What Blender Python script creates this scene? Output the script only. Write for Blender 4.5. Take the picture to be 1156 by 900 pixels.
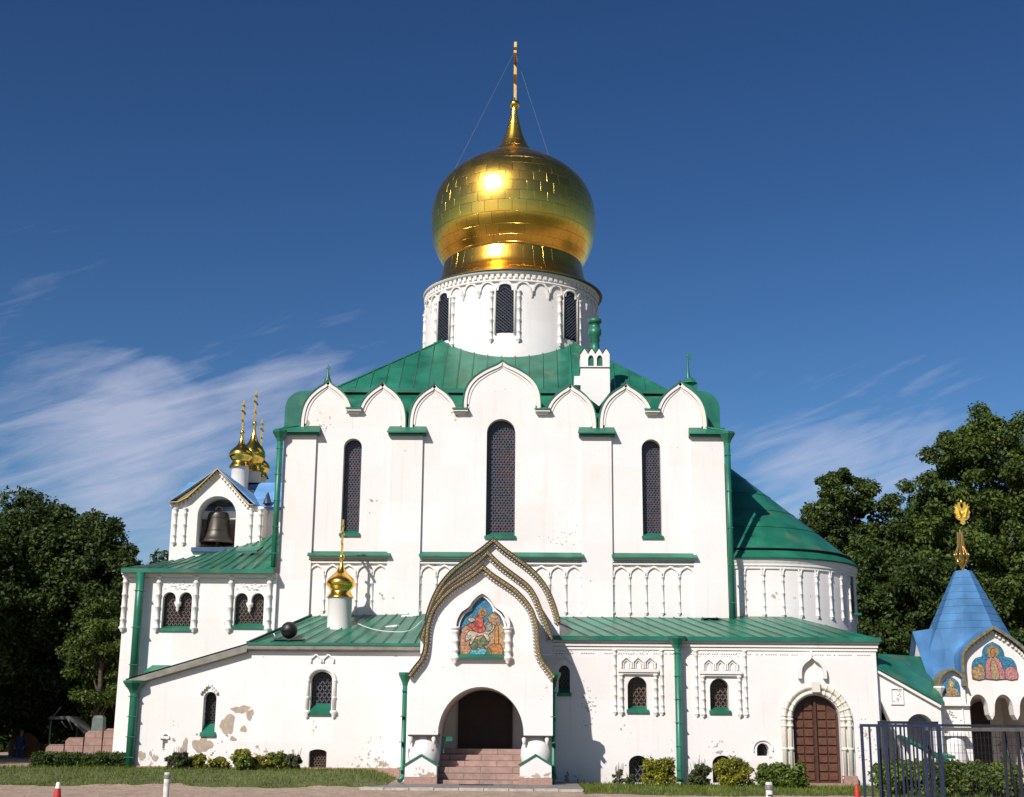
import bpy, bmesh, math, random
import numpy as np
from mathutils import Vector, Matrix
from mathutils.geometry import tessellate_polygon
PI = math.pi
R = math.radians
random.seed(7)
S = bpy.context.scene
for o in list(bpy.data.objects):
    bpy.data.objects.remove(o)
COL = S.collection

# ------------------------------------------------------------------ camera
FPX, PITCH, YAW, ROLL = 1523.0, R(14.1), R(0.8), R(0.45)
EYE = Vector((0, 0, 1.6))
F = Vector((-math.sin(YAW) * math.cos(PITCH), math.cos(YAW) * math.cos(PITCH), math.sin(PITCH)))
R0 = Vector((math.cos(YAW), math.sin(YAW), 0))
U0 = R0.cross(F)
RX = R0 * math.cos(ROLL) + U0 * math.sin(ROLL)
UX = -R0 * math.sin(ROLL) + U0 * math.cos(ROLL)
cd = bpy.data.cameras.new('camera')
cam = bpy.data.objects.new('camera', cd)
COL.objects.link(cam)
cd.sensor_width = 36
cd.lens = FPX / 1156 * 36
cd.clip_end = 6000
m = Matrix.Identity(4)
for i in range(3):
    m[i][0] = RX[i]; m[i][1] = UX[i]; m[i][2] = -F[i]; m[i][3] = EYE[i]
cam.matrix_world = m
S.camera = cam

def at(px, py, Y):
    """point on the plane y=Y that the photograph shows at this pixel"""
    d = F + RX * ((px - 578) / FPX) + UX * ((450 - py) / FPX)
    return EYE + d * (Y / d.y)
def P(px, py, Y):
    v = at(px, py, Y); return (v.x, v.z)
def PP(pts, Y): return [P(a, b, Y) for a, b in pts]
def ground_at(px, py, z=0.0):
    d = F + RX * ((px - 578) / FPX) + UX * ((450 - py) / FPX)
    return EYE + d * ((z - 1.6) / d.z)

# ------------------------------------------------------------------ light
SUN_EL, SUN_AZ = R(38), R(31)        # azimuth to the left of straight behind the camera
to_sun = Vector((-math.sin(SUN_AZ) * math.cos(SUN_EL), -math.cos(SUN_AZ) * math.cos(SUN_EL), math.sin(SUN_EL)))
sd = bpy.data.lights.new('sun', 'SUN')
sd.energy = 5.0; sd.angle = R(0.53); sd.color = (1, 0.945, 0.885)
so = bpy.data.objects.new('sun', sd); COL.objects.link(so)
so.rotation_euler = to_sun.to_track_quat('Z', 'Y').to_euler()
so.location = (-30, -40, 60)
W = bpy.data.worlds.new("World"); S.world = W; W.use_nodes = True
def build_world():
    nt = W.node_tree; N = nt.nodes; L = nt.links
    N.clear()
    out = N.new('ShaderNodeOutputWorld'); bg = N.new('ShaderNodeBackground')
    bg.inputs[1].default_value = 0.055
    sky = N.new('ShaderNodeTexSky'); sky.sky_type = 'NISHITA'; sky.sun_disc = False
    sky.sun_elevation = SUN_EL; sky.sun_rotation = PI + SUN_AZ
    sky.altitude = 100; sky.air_density = 1.0; sky.dust_density = 0.6; sky.ozone_density = 2.4
    hs = N.new('ShaderNodeHueSaturation'); hs.inputs['Saturation'].default_value = 1.22
    hs.inputs['Value'].default_value = 1.0
    gm = N.new('ShaderNodeGamma'); gm.inputs[1].default_value = 1.4
    h2 = N.new('ShaderNodeHueSaturation'); h2.inputs['Value'].default_value = .68; h2.inputs['Saturation'].default_value = .97
    L.new(sky.outputs[0], hs.inputs['Color']); L.new(hs.outputs[0], gm.inputs[0]); L.new(gm.outputs[0], h2.inputs['Color'])
    tc = N.new('ShaderNodeTexCoord'); sp = N.new('ShaderNodeSeparateXYZ'); L.new(tc.outputs['Generated'], sp.inputs[0])
    def mth(op, a, b=None, clamp=False):
        n = N.new('ShaderNodeMath'); n.operation = op; n.use_clamp = clamp
        for i, v in enumerate((a, b)):
            if v is None: continue
            if isinstance(v, (int, float)): n.inputs[i].default_value = v
            else: L.new(v, n.inputs[i])
        return n.outputs[0]
    # cirrus on a high flat layer: direction / height
    az = mth('ARCTAN2', sp.outputs[0], sp.outputs[1]); el = mth('ARCSINE', sp.outputs[2])
    cb = N.new('ShaderNodeCombineXYZ'); L.new(az, cb.inputs[0]); L.new(el, cb.inputs[1])
    def layer(rot, sx, sy, sc, dist, det=9):
        rp = N.new('ShaderNodeMapping'); rp.inputs['Rotation'].default_value = (0, 0, R(rot)); L.new(cb.outputs[0], rp.inputs[0])
        mp = N.new('ShaderNodeMapping'); mp.inputs['Scale'].default_value = (sx, sy, 1); L.new(rp.outputs[0], mp.inputs[0])
        n = N.new('ShaderNodeTexNoise'); n.inputs['Scale'].default_value = sc; n.inputs['Detail'].default_value = det; n.inputs['Roughness'].default_value = .6; n.inputs['Distortion'].default_value = dist
        L.new(mp.outputs[0], n.inputs[0]); return n
    n1 = layer(-14, 1.0, 2.6, 8.0, .8, 12); n2 = layer(-20, 1.0, 7.5, 8.0, .8, 12)
    def blob(px, py, rad, amp):
        d = (F + RX * ((px - 578) / FPX) + UX * ((450 - py) / FPX)).normalized()
        vm = N.new('ShaderNodeVectorMath'); vm.operation = 'DISTANCE'; L.new(tc.outputs['Generated'], vm.inputs[0]); vm.inputs[1].default_value = d
        f = mth('SUBTRACT', 1.0, mth('DIVIDE', vm.outputs['Value'], rad), clamp=True)
        return mth('MULTIPLY', mth('SMOOTH_MIN', f, 1.0), amp)
    b = blob(240, 485, 0.11, 0.42)
    for a in ((130, 488, .07, .26), (20, 360, .12, .17), (370, 435, .08, .28), (80, 560, .12, .24), (880, 475, .08, .12), (1010, 530, .12, .20), (900, 565, .10, .28), (1100, 560, .12, .20), (1000, 410, .08, .10), (20, 640, .14, .24)):
        b = mth('ADD', b, blob(*a))
    nn = mth('ADD', mth('MULTIPLY', n1.outputs[0], 0.55), mth('MULTIPLY', n2.outputs[0], 0.65))
    dens = mth('MULTIPLY', mth('SUBTRACT', mth('ADD', nn, mth('MULTIPLY', b, .9)), 0.76), 1.6, clamp=True)
    dens = mth('MULTIPLY', dens, mth('MINIMUM', mth('ADD', mth('MULTIPLY', b, 3.2), 0.10), 1.0), clamp=True)
    dens = mth('MINIMUM', dens, 0.60)
    mx = N.new('ShaderNodeMixRGB'); L.new(dens, mx.inputs[0]); L.new(h2.outputs[0], mx.inputs[1]); mx.inputs[2].default_value = (10.4, 10.7, 13.2, 1)
    L.new(mx.outputs[0], bg.inputs[0]); L.new(bg.outputs[0], out.inputs[0])
build_world()
S.view_settings.view_transform = 'Standard'; S.view_settings.look = 'None'
S.view_settings.gamma = 1; S.view_settings.exposure = 0.12
S.view_settings.use_curve_mapping = False
S.cycles.max_bounces = 6; S.cycles.transparent_max_bounces = 8

# ------------------------------------------------------------------ materials
def new_mat(name):
    mt = bpy.data.materials.new(name); mt.use_nodes = True
    nt = mt.node_tree; b = nt.nodes['Principled BSDF']
    return mt, nt, nt.nodes, nt.links, b
def simple(name, col, rough=0.6, metal=0.0, var=0.12, scale=6.0, bump=0.0, bscale=40.0, spec=None):
    mt, nt, N, L, b = new_mat(name)
    tc = N.new('ShaderNodeNewGeometry')
    n = N.new('ShaderNodeTexNoise'); n.inputs['Scale'].default_value = scale; n.inputs['Detail'].default_value = 6
    L.new(tc.outputs['Position'], n.inputs[0])
    r = N.new('ShaderNodeValToRGB')
    r.color_ramp.elements[0].position = 0.3; r.color_ramp.elements[1].position = 0.7
    r.color_ramp.elements[0].color = tuple(c * (1 - var) for c in col) + (1,)
    r.color_ramp.elements[1].color = tuple(min(1, c * (1 + var)) for c in col) + (1,)
    L.new(n.outputs[0], r.inputs[0]); L.new(r.outputs[0], b.inputs['Base Color'])
    b.inputs['Roughness'].default_value = rough; b.inputs['Metallic'].default_value = metal
    if spec is not None: b.inputs['Specular IOR Level'].default_value = spec
    if bump:
        n2 = N.new('ShaderNodeTexNoise'); n2.inputs['Scale'].default_value = bscale; n2.inputs['Detail'].default_value = 4
        L.new(tc.outputs['Position'], n2.inputs[0])
        bp = N.new('ShaderNodeBump'); bp.inputs['Strength'].default_value = bump; bp.inputs['Distance'].default_value = 0.02
        L.new(n2.outputs[0], bp.inputs['Height']); L.new(bp.outputs[0], b.inputs['Normal'])
    return mt
def plaster(name, col, chips=True, base_z=3.0, stain=0.5):
    mt, nt, N, L, b = new_mat(name)
    g = N.new('ShaderNodeNewGeometry'); sp = N.new('ShaderNodeSeparateXYZ'); L.new(g.outputs['Position'], sp.inputs[0])
    def noise(sc, det=6, rough=.55, vec=None, dist=0):
        n = N.new('ShaderNodeTexNoise'); n.inputs['Scale'].default_value = sc; n.inputs['Detail'].default_value = det; n.inputs['Roughness'].default_value = rough
        n.inputs['Distortion'].default_value = dist
        L.new(vec or g.outputs['Position'], n.inputs[0]); return n.outputs[0]
    def ramp(v, p0, p1, c0=(0, 0, 0, 1), c1=(1, 1, 1, 1)):
        r = N.new('ShaderNodeValToRGB'); r.color_ramp.elements[0].position = p0; r.color_ramp.elements[1].position = p1
        r.color_ramp.elements[0].color = c0; r.color_ramp.elements[1].color = c1; L.new(v, r.inputs[0]); return r.outputs[0]
    def mix(f, a, c, mode='MIX'):
        x = N.new('ShaderNodeMixRGB'); x.blend_type = mode
        if isinstance(f, float): x.inputs[0].default_value = f
        else: L.new(f, x.inputs[0])
        L.new(a, x.inputs[1])
        if isinstance(c, tuple): x.inputs[2].default_value = c
        else: L.new(c, x.inputs[2])
        return x.outputs[0]
    def mth(op, a, c):
        n = N.new('ShaderNodeMath'); n.operation = op; n.use_clamp = True
        for i, v in enumerate((a, c)):
            if isinstance(v, (int, float)): n.inputs[i].default_value = v
            else: L.new(v, n.inputs[i])
        return n.outputs[0]
    c = ramp(noise(0.45, 5), 0.35, 0.68, tuple(v * .925 for v in col) + (1,), tuple(col) + (1,))
    # repainted squares / pinkish stains
    c = mix(ramp(noise(0.9, 7, .6), 0.56, 0.74), c, (col[0] * .97, col[1] * .90, col[2] * .84, 1))
    # areas painted over at different times
    sx = N.new('ShaderNodeCombineXYZ'); L.new(sp.outputs[0], sx.inputs[0]); L.new(sp.outputs[2], sx.inputs[1])
    dn = N.new('ShaderNodeTexNoise'); dn.inputs['Scale'].default_value = 1.3; dn.inputs['Detail'].default_value = 5; L.new(g.outputs['Position'], dn.inputs[0])
    va = N.new('ShaderNodeVectorMath'); va.operation = 'MULTIPLY_ADD'; L.new(dn.outputs['Color'], va.inputs[0]); va.inputs[1].default_value = (.35, .35, 0); L.new(sx.outputs[0], va.inputs[2])
    bk = N.new('ShaderNodeTexBrick'); L.new(va.outputs[0], bk.inputs[0]); bk.inputs['Scale'].default_value = 1; bk.inputs['Brick Width'].default_value = 2.3; bk.inputs['Row Height'].default_value = 1.55; bk.inputs['Mortar Size'].default_value = 0
    bk.inputs['Color1'].default_value = (1, 1, 1, 1); bk.inputs['Color2'].default_value = (.96, .935, .915, 1)
    c = mix(1.0, c, bk.outputs['Color'], 'MULTIPLY')
    # vertical rain streaks
    mp = N.new('ShaderNodeMapping'); mp.inputs['Scale'].default_value = (3.5, 3.5, 0.22); L.new(g.outputs['Position'], mp.inputs[0])
    st = ramp(noise(1.2, 6, .6, mp.outputs[0]), 0.56, 0.80)
    c = mix(mth('MULTIPLY', st, stain * .75), c, (.55, .50, .45, 1))
    c = mix(mth('MULTIPLY', ramp(noise(14, 4), .45, .8), .18), c, (.58, .55, .52, 1))
    if chips:
        zf = N.new('ShaderNodeMapRange'); zf.inputs[1].default_value = 0.2; zf.inputs[2].default_value = base_z
        zf.inputs[3].default_value = 0.105; zf.inputs[4].default_value = 0.0; L.new(sp.outputs[2], zf.inputs[0])
        big = noise(0.8, 3); fine = noise(5.5, 7, .65)
        v = mth('ADD', mth('ADD', mth('MULTIPLY', big, .5), mth('MULTIPLY', fine, .5)), zf.outputs[0])
        ch = ramp(v, 0.648, 0.655)
        c = mix(ch, c, (.36, .29, .22, 1))
        ground_dirt = N.new('ShaderNodeMapRange'); ground_dirt.inputs[1].default_value = 0.0; ground_dirt.inputs[2].default_value = 1.0
        ground_dirt.inputs[3].default_value = 0.45; ground_dirt.inputs[4].default_value = 0.0; L.new(sp.outputs[2], ground_dirt.inputs[0])
        c = mix(mth('MULTIPLY', ground_dirt.outputs[0], noise(2.5, 6)), c, (.42, .36, .29, 1))
    L.new(c, b.inputs['Base Color'])
    b.inputs['Roughness'].default_value = 0.92; b.inputs['Specular IOR Level'].default_value = 0.15
    bp = N.new('ShaderNodeBump'); bp.inputs['Strength'].default_value = 0.35; bp.inputs['Distance'].default_value = 0.03
    hh = mth('ADD', mth('MULTIPLY', noise(1.6, 5), .7), mth('MULTIPLY', noise(22, 4), .3))
    L.new(hh, bp.inputs['Height']); L.new(bp.outputs[0], b.inputs['Normal'])
    return mt
def metal_roof(name, col, rust=True, rough=.42):
    mt, nt, N, L, b = new_mat(name)
    g = N.new('ShaderNodeNewGeometry')
    def noise(sc, det=5):
        n = N.new('ShaderNodeTexNoise'); n.inputs['Scale'].default_value = sc; n.inputs['Detail'].default_value = det; L.new(g.outputs['Position'], n.inputs[0]); return n.outputs[0]
    r = N.new('ShaderNodeValToRGB'); r.color_ramp.elements[0].position = .3; r.color_ramp.elements[1].position = .72
    r.color_ramp.elements[0].color = tuple(v * .72 for v in col) + (1,); r.color_ramp.elements[1].color = tuple(v * 1.22 + .012 for v in col) + (1,)
    L.new(noise(1.1, 7), r.inputs[0]); c = r.outputs[0]
    sp = N.new('ShaderNodeSeparateXYZ'); cb = N.new('ShaderNodeCombineXYZ'); L.new(g.outputs['Position'], sp.inputs[0]); L.new(sp.outputs[0], cb.inputs[1]); L.new(sp.outputs[1], cb.inputs[0])
    bk = N.new('ShaderNodeTexBrick'); L.new(cb.outputs[0], bk.inputs[0]); bk.inputs['Scale'].default_value = 1; bk.inputs['Brick Width'].default_value = 1.4; bk.inputs['Row Height'].default_value = .56; bk.inputs['Mortar Size'].default_value = 0
    bk.inputs['Color1'].default_value = (1.12, 1.12, 1.12, 1); bk.inputs['Color2'].default_value = (.80, .84, .86, 1)
    xm_ = N.new('ShaderNodeMixRGB'); xm_.blend_type = 'MULTIPLY'; xm_.inputs[0].default_value = .8; L.new(c, xm_.inputs[1]); L.new(bk.outputs['Color'], xm_.inputs[2]); c = xm_.outputs[0]
    if rust:
        r2 = N.new('ShaderNodeValToRGB'); r2.color_ramp.elements[0].position = .59; r2.color_ramp.elements[1].position = .68
        L.new(noise(.75, 7), r2.inputs[0])
        x = N.new('ShaderNodeMixRGB'); ml = N.new('ShaderNodeMath'); ml.operation = 'MULTIPLY'; ml.inputs[1].default_value = .6
        L.new(r2.outputs[0], ml.inputs[0]); L.new(ml.outputs[0], x.inputs[0]); L.new(c, x.inputs[1]); x.inputs[2].default_value = (.11, .14, .085, 1); c = x.outputs[0]
    L.new(c, b.inputs['Base Color'])
    b.inputs['Roughness'].default_value = rough
    bp = N.new('ShaderNodeBump'); bp.inputs['Strength'].default_value = .25; bp.inputs['Distance'].default_value = .03
    L.new(noise(2.2, 3), bp.inputs['Height']); L.new(bp.outputs[0], b.inputs['Normal'])
    return mt
def gold(name, bricks=None, rough=.2, col=(1.0, .60, .10)):
    mt, nt, N, L, b = new_mat(name)
    g = N.new('ShaderNodeNewGeometry'); tc = N.new('ShaderNodeTexCoord')
    n = N.new('ShaderNodeTexNoise'); n.inputs['Scale'].default_value = 1.3; n.inputs['Detail'].default_value = 5; L.new(g.outputs['Position'], n.inputs[0])
    r = N.new('ShaderNodeValToRGB'); r.color_ramp.elements[0].position = .35; r.color_ramp.elements[1].position = .7
    r.color_ramp.elements[0].color = (col[0], col[1], col[2], 1); r.color_ramp.elements[1].color = (col[0] * .93, col[1] * .86, col[2] * .8, 1)
    L.new(n.outputs[0], r.inputs[0]); c = r.outputs[0]
    b.inputs['Metallic'].default_value = 1; b.inputs['Roughness'].default_value = rough
    n2 = N.new('ShaderNodeTexNoise'); n2.inputs['Scale'].default_value = 3.0; n2.inputs['Detail'].default_value = 3; L.new(g.outputs['Position'], n2.inputs[0])
    bp = N.new('ShaderNodeBump'); bp.inputs['Strength'].default_value = .22; bp.inputs['Distance'].default_value = .03; L.new(n2.outputs[0], bp.inputs['Height'])
    nrm = bp.outputs[0]
    if bricks:
        br = N.new('ShaderNodeTexBrick'); br.offset = .5
        br.inputs['Color1'].default_value = (.25, .25, .25, 1); br.inputs['Color2'].default_value = (1, 1, 1, 1); br.inputs['Mortar'].default_value = (0, 0, 0, 1)
        br.inputs['Scale'].default_value = 1; br.inputs['Mortar Size'].default_value = .022; br.inputs['Brick Width'].default_value = 1; br.inputs['Row Height'].default_value = 1; br.inputs['Mortar Smooth'].default_value = .2
        mp = N.new('ShaderNodeMapping'); mp.inputs['Scale'].default_value = (bricks[0], bricks[1], 1); L.new(tc.outputs['UV'], mp.inputs[0]); L.new(mp.outputs[0], br.inputs[0])
        b2 = N.new('ShaderNodeBump'); b2.inputs['Strength'].default_value = .5; b2.inputs['Distance'].default_value = .02
        L.new(br.outputs['Fac'], b2.inputs['Height']); b2.invert = True; L.new(nrm, b2.inputs['Normal']); nrm = b2.outputs[0]
        x = N.new('ShaderNodeMixRGB'); x.blend_type = 'MULTIPLY'; x.inputs[0].default_value = .06; L.new(c, x.inputs[1]); L.new(br.outputs['Color'], x.inputs[2]); c = x.outputs[0]
        x = N.new('ShaderNodeMixRGB'); L.new(br.outputs['Fac'], x.inputs[0]); L.new(c, x.inputs[1]); x.inputs[2].default_value = (.62, .36, .08, 1); c = x.outputs[0]
        mr = N.new('ShaderNodeMapRange'); L.new(br.outputs['Color'], mr.inputs[0]); mr.inputs[3].default_value = rough * .86; mr.inputs[4].default_value = rough * 1.12; L.new(mr.outputs[0], b.inputs['Roughness'])
    L.new(c, b.inputs['Base Color']); L.new(nrm, b.inputs['Normal'])
    return mt
def leafmat(name, c1, c2, c3, trans=.35):
    mt, nt, N, L, b = new_mat(name)
    g = N.new('ShaderNodeNewGeometry')
    r = N.new('ShaderNodeValToRGB'); e = r.color_ramp.elements
    e[0].color = tuple(c1) + (1,); e[1].color = tuple(c3) + (1,); m_ = e.new(.55); m_.color = tuple(c2) + (1,)
    L.new(g.outputs['Random Per Island'], r.inputs[0])
    n = N.new('ShaderNodeTexNoise'); n.inputs['Scale'].default_value = .8; n.inputs['Detail'].default_value = 3; L.new(g.outputs['Position'], n.inputs[0])
    mr = N.new('ShaderNodeMapRange'); mr.inputs[1].default_value = .3; mr.inputs[2].default_value = .7; mr.inputs[3].default_value = .65; mr.inputs[4].default_value = 1.35; L.new(n.outputs[0], mr.inputs[0])
    x = N.new('ShaderNodeMixRGB'); x.blend_type = 'MULTIPLY'; x.inputs[0].default_value = 1; L.new(r.outputs[0], x.inputs[1]); L.new(mr.outputs[0], x.inputs[2])
    L.new(x.outputs[0], b.inputs['Base Color']); b.inputs['Roughness'].default_value = .55; b.inputs['Specular IOR Level'].default_value = .3
    tr = N.new('ShaderNodeBsdfTranslucent'); L.new(x.outputs[0], tr.inputs[0])
    ms = N.new('ShaderNodeMixShader'); ms.inputs[0].default_value = trans; L.new(b.outputs[0], ms.inputs[1]); L.new(tr.outputs[0], ms.inputs[2])
    L.new(ms.outputs[0], N['Material Output'].inputs[0])
    return mt
def brickmat(name, c1, c2, mortar, w, h, rough=.8, sz=.012, axis='xz'):
    mt, nt, N, L, b = new_mat(name)
    g = N.new('ShaderNodeNewGeometry'); sp = N.new('ShaderNodeSeparateXYZ'); cb = N.new('ShaderNodeCombineXYZ'); L.new(g.outputs['Position'], sp.inputs[0])
    L.new(sp.outputs[0], cb.inputs[0]); L.new(sp.outputs[2 if axis == 'xz' else 1], cb.inputs[1])
    br = N.new('ShaderNodeTexBrick'); L.new(cb.outputs[0], br.inputs[0]); br.inputs['Scale'].default_value = 1
    br.inputs['Color1'].default_value = tuple(c1) + (1,); br.inputs['Color2'].default_value = tuple(c2) + (1,); br.inputs['Mortar'].default_value = tuple(mortar) + (1,)
    br.inputs['Brick Width'].default_value = w; br.inputs['Row Height'].default_value = h; br.inputs['Mortar Size'].default_value = sz
    n = N.new('ShaderNodeTexNoise'); n.inputs['Scale'].default_value = 5; n.inputs['Detail'].default_value = 7; L.new(g.outputs['Position'], n.inputs[0])
    mr = N.new('ShaderNodeMapRange'); mr.inputs[1].default_value = .3; mr.inputs[2].default_value = .7; mr.inputs[3].default_value = .78; mr.inputs[4].default_value = 1.15; L.new(n.outputs[0], mr.inputs[0])
    x = N.new('ShaderNodeMixRGB'); x.blend_type = 'MULTIPLY'; x.inputs[0].default_value = 1; L.new(br.outputs[0], x.inputs[1]); L.new(mr.outputs[0], x.inputs[2])
    L.new(x.outputs[0], b.inputs['Base Color']); b.inputs['Roughness'].default_value = rough
    return mt
WALLC = (.80, .765, .745)
M = {}
M['wall'] = plaster('white_plaster', WALLC, base_z=2.6)
M['trim'] = plaster('white_trim_plaster', (.78, .75, .71), chips=False, stain=.7)
M['cream'] = plaster('cream_stone', (.72, .68, .60), chips=False, stain=.8)
M['bare'] = simple('bare_render', (.40, .32, .245), .95, var=.16, scale=5, bump=.4)
M['green'] = metal_roof('green_roof_metal', (.012, .140, .084), rough=.33)
M['greenp'] = metal_roof('green_painted_metal', (.009, .138, .080), rust=False, rough=.4)
M['blueb'] = metal_roof('sunlit_blue_roof_metal', (.14, .31, .58), rust=False, rough=.5)  # belfry copy of the roof blue, lightened to put sunlight into the colour
M['blue'] = metal_roof('blue_roof_metal', (.055, .165, .335), rust=False, rough=.45)
M['gold'] = gold('gold_leaf', None, .22)
M['goldd'] = gold('gold_plates', (38, 22), .26)
M['golds'] = gold('gold_skirt_plates', (44, 2), .25, (1.0, .51, .07))
M['goldo'] = gold('old_gold', None, .38, (.62, .42, .14))
M['railg'] = simple('worn_rail_paint', (.085, .08, .075), .6, var=.3)
M['eaveg'] = simple('dark_green_brown_edge', (.06, .075, .045), .5, var=.3)
M['glaze'] = simple('glazed_majolica', (.19, .145, .065), .32, var=.4, scale=9)
M['glassd'] = simple('dark_glass', (.012, .013, .018), .12, var=.5, scale=3)
def leaded():
    mt, nt, N, L, b = new_mat('leaded_glass'); g = N.new('ShaderNodeNewGeometry')
    v = N.new('ShaderNodeTexVoronoi'); v.inputs['Scale'].default_value = 8.5; L.new(g.outputs['Position'], v.inputs[0]); sp = N.new('ShaderNodeSeparateXYZ'); L.new(v.outputs['Color'], sp.inputs[0])
    w = N.new('ShaderNodeTexNoise'); w.inputs['Scale'].default_value = 1.1; L.new(g.outputs['Position'], w.inputs[0])
    ad = N.new('ShaderNodeMath'); ad.operation = 'ADD'; L.new(sp.outputs[0], ad.inputs[0]); L.new(w.outputs[0], ad.inputs[1])
    r = N.new('ShaderNodeValToRGB'); e = r.color_ramp.elements; e[0].position = .0; e[0].color = (.018, .018, .026, 1); e[1].position = 1.0; e[1].color = (.16, .045, .03, 1); q = e.new(.78); q.color = (.03, .03, .045, 1)
    ml = N.new('ShaderNodeMath'); ml.operation = 'MULTIPLY'; ml.inputs[1].default_value = .75; L.new(ad.outputs[0], ml.inputs[0]); L.new(ml.outputs[0], r.inputs[0]); L.new(r.outputs[0], b.inputs['Base Color']); b.inputs['Roughness'].default_value = .2
    return mt
M['leadglass'] = leaded()
M['lat'] = simple('rusty_lattice', (.12, .075, .055), .7, var=.35, scale=9)
M['latb'] = simple('blackened_iron', (.03, .028, .027), .6)
M['lead'] = simple('lead_lattice', (.075, .075, .092), .6, var=.3)
M['redl'] = simple('red_glass_lead', (.22, .055, .035), .4, var=.5, scale=3)
M['wood'] = simple('brown_door_wood', (.105, .040, .020), .55, var=.28, scale=7, bump=.2, bscale=30)
M['woodd'] = simple('brown_door_frame_wood', (.07, .026, .014), .55, var=.2, scale=7)
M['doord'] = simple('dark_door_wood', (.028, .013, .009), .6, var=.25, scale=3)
M['granite'] = brickmat('pink_granite', (.37, .235, .19), (.31, .20, .165), (.16, .11, .09), 1.1, .205)
M['granitep'] = simple('pink_granite_plinth', (.34, .20, .16), .7, var=.2, scale=12)
M['pave'] = brickmat('grey_paving', (.215, .185, .165), (.18, .16, .145), (.10, .09, .08), .9, .9, axis='xy')
M['kerb'] = simple('pale_kerb_stone', (.40, .37, .31), .9, var=.2, scale=7, bump=.3)
M['bell'] = simple('bell_bronze', (.075, .065, .055), .45, metal=.7, var=.25, scale=3)
M['black'] = simple('black_plastic', (.012, .012, .013), .45)
M['grey'] = simple('grey_metal', (.17, .16, .145), .6, var=.2)
M['eave'] = simple('weathered_eave_metal', (.20, .185, .155), .65, var=.25, scale=3)
M['white'] = simple('white_paint', (.72, .72, .70), .6, var=.1)
M['red'] = simple('red_plastic', (.42, .03, .022), .6)
M['bluef'] = simple('blue_fence_paint', (.012, .024, .060), .5, var=.2)
M['bluef2'] = simple('dark_blue_paint', (.025, .075, .17), .5, var=.2)
M['dfence'] = simple('dark_fence_paint', (.014, .016, .026), .5, var=.25)
M['bark'] = simple('bark', (.07, .055, .04), .95, var=.3, scale=10, bump=.6, bscale=14)
M['leaf'] = leafmat('leaves_mid', (.042, .072, .013), (.075, .116, .019), (.13, .17, .032))
M['leafd'] = leafmat('leaves_dark', (.024, .044, .009), (.044, .073, .013), (.078, .112, .022))
M['leafo'] = leafmat('leaves_oak', (.032, .056, .012), (.058, .092, .017), (.10, .14, .028))
M['leafy'] = leafmat('leaves_yellow', (.11, .13, .014), (.21, .21, .02), (.34, .30, .035), .25)
M['leafb'] = leafmat('leaves_bright', (.06, .10, .014), (.11, .165, .022), (.20, .24, .045))
M['leafg'] = leafmat('leaves_greygreen', (.06, .08, .03), (.10, .125, .045), (.17, .19, .08))
M['grassb'] = leafmat('grass_blades', (.06, .10, .012), (.105, .15, .018), (.21, .22, .045), .25)

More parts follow.
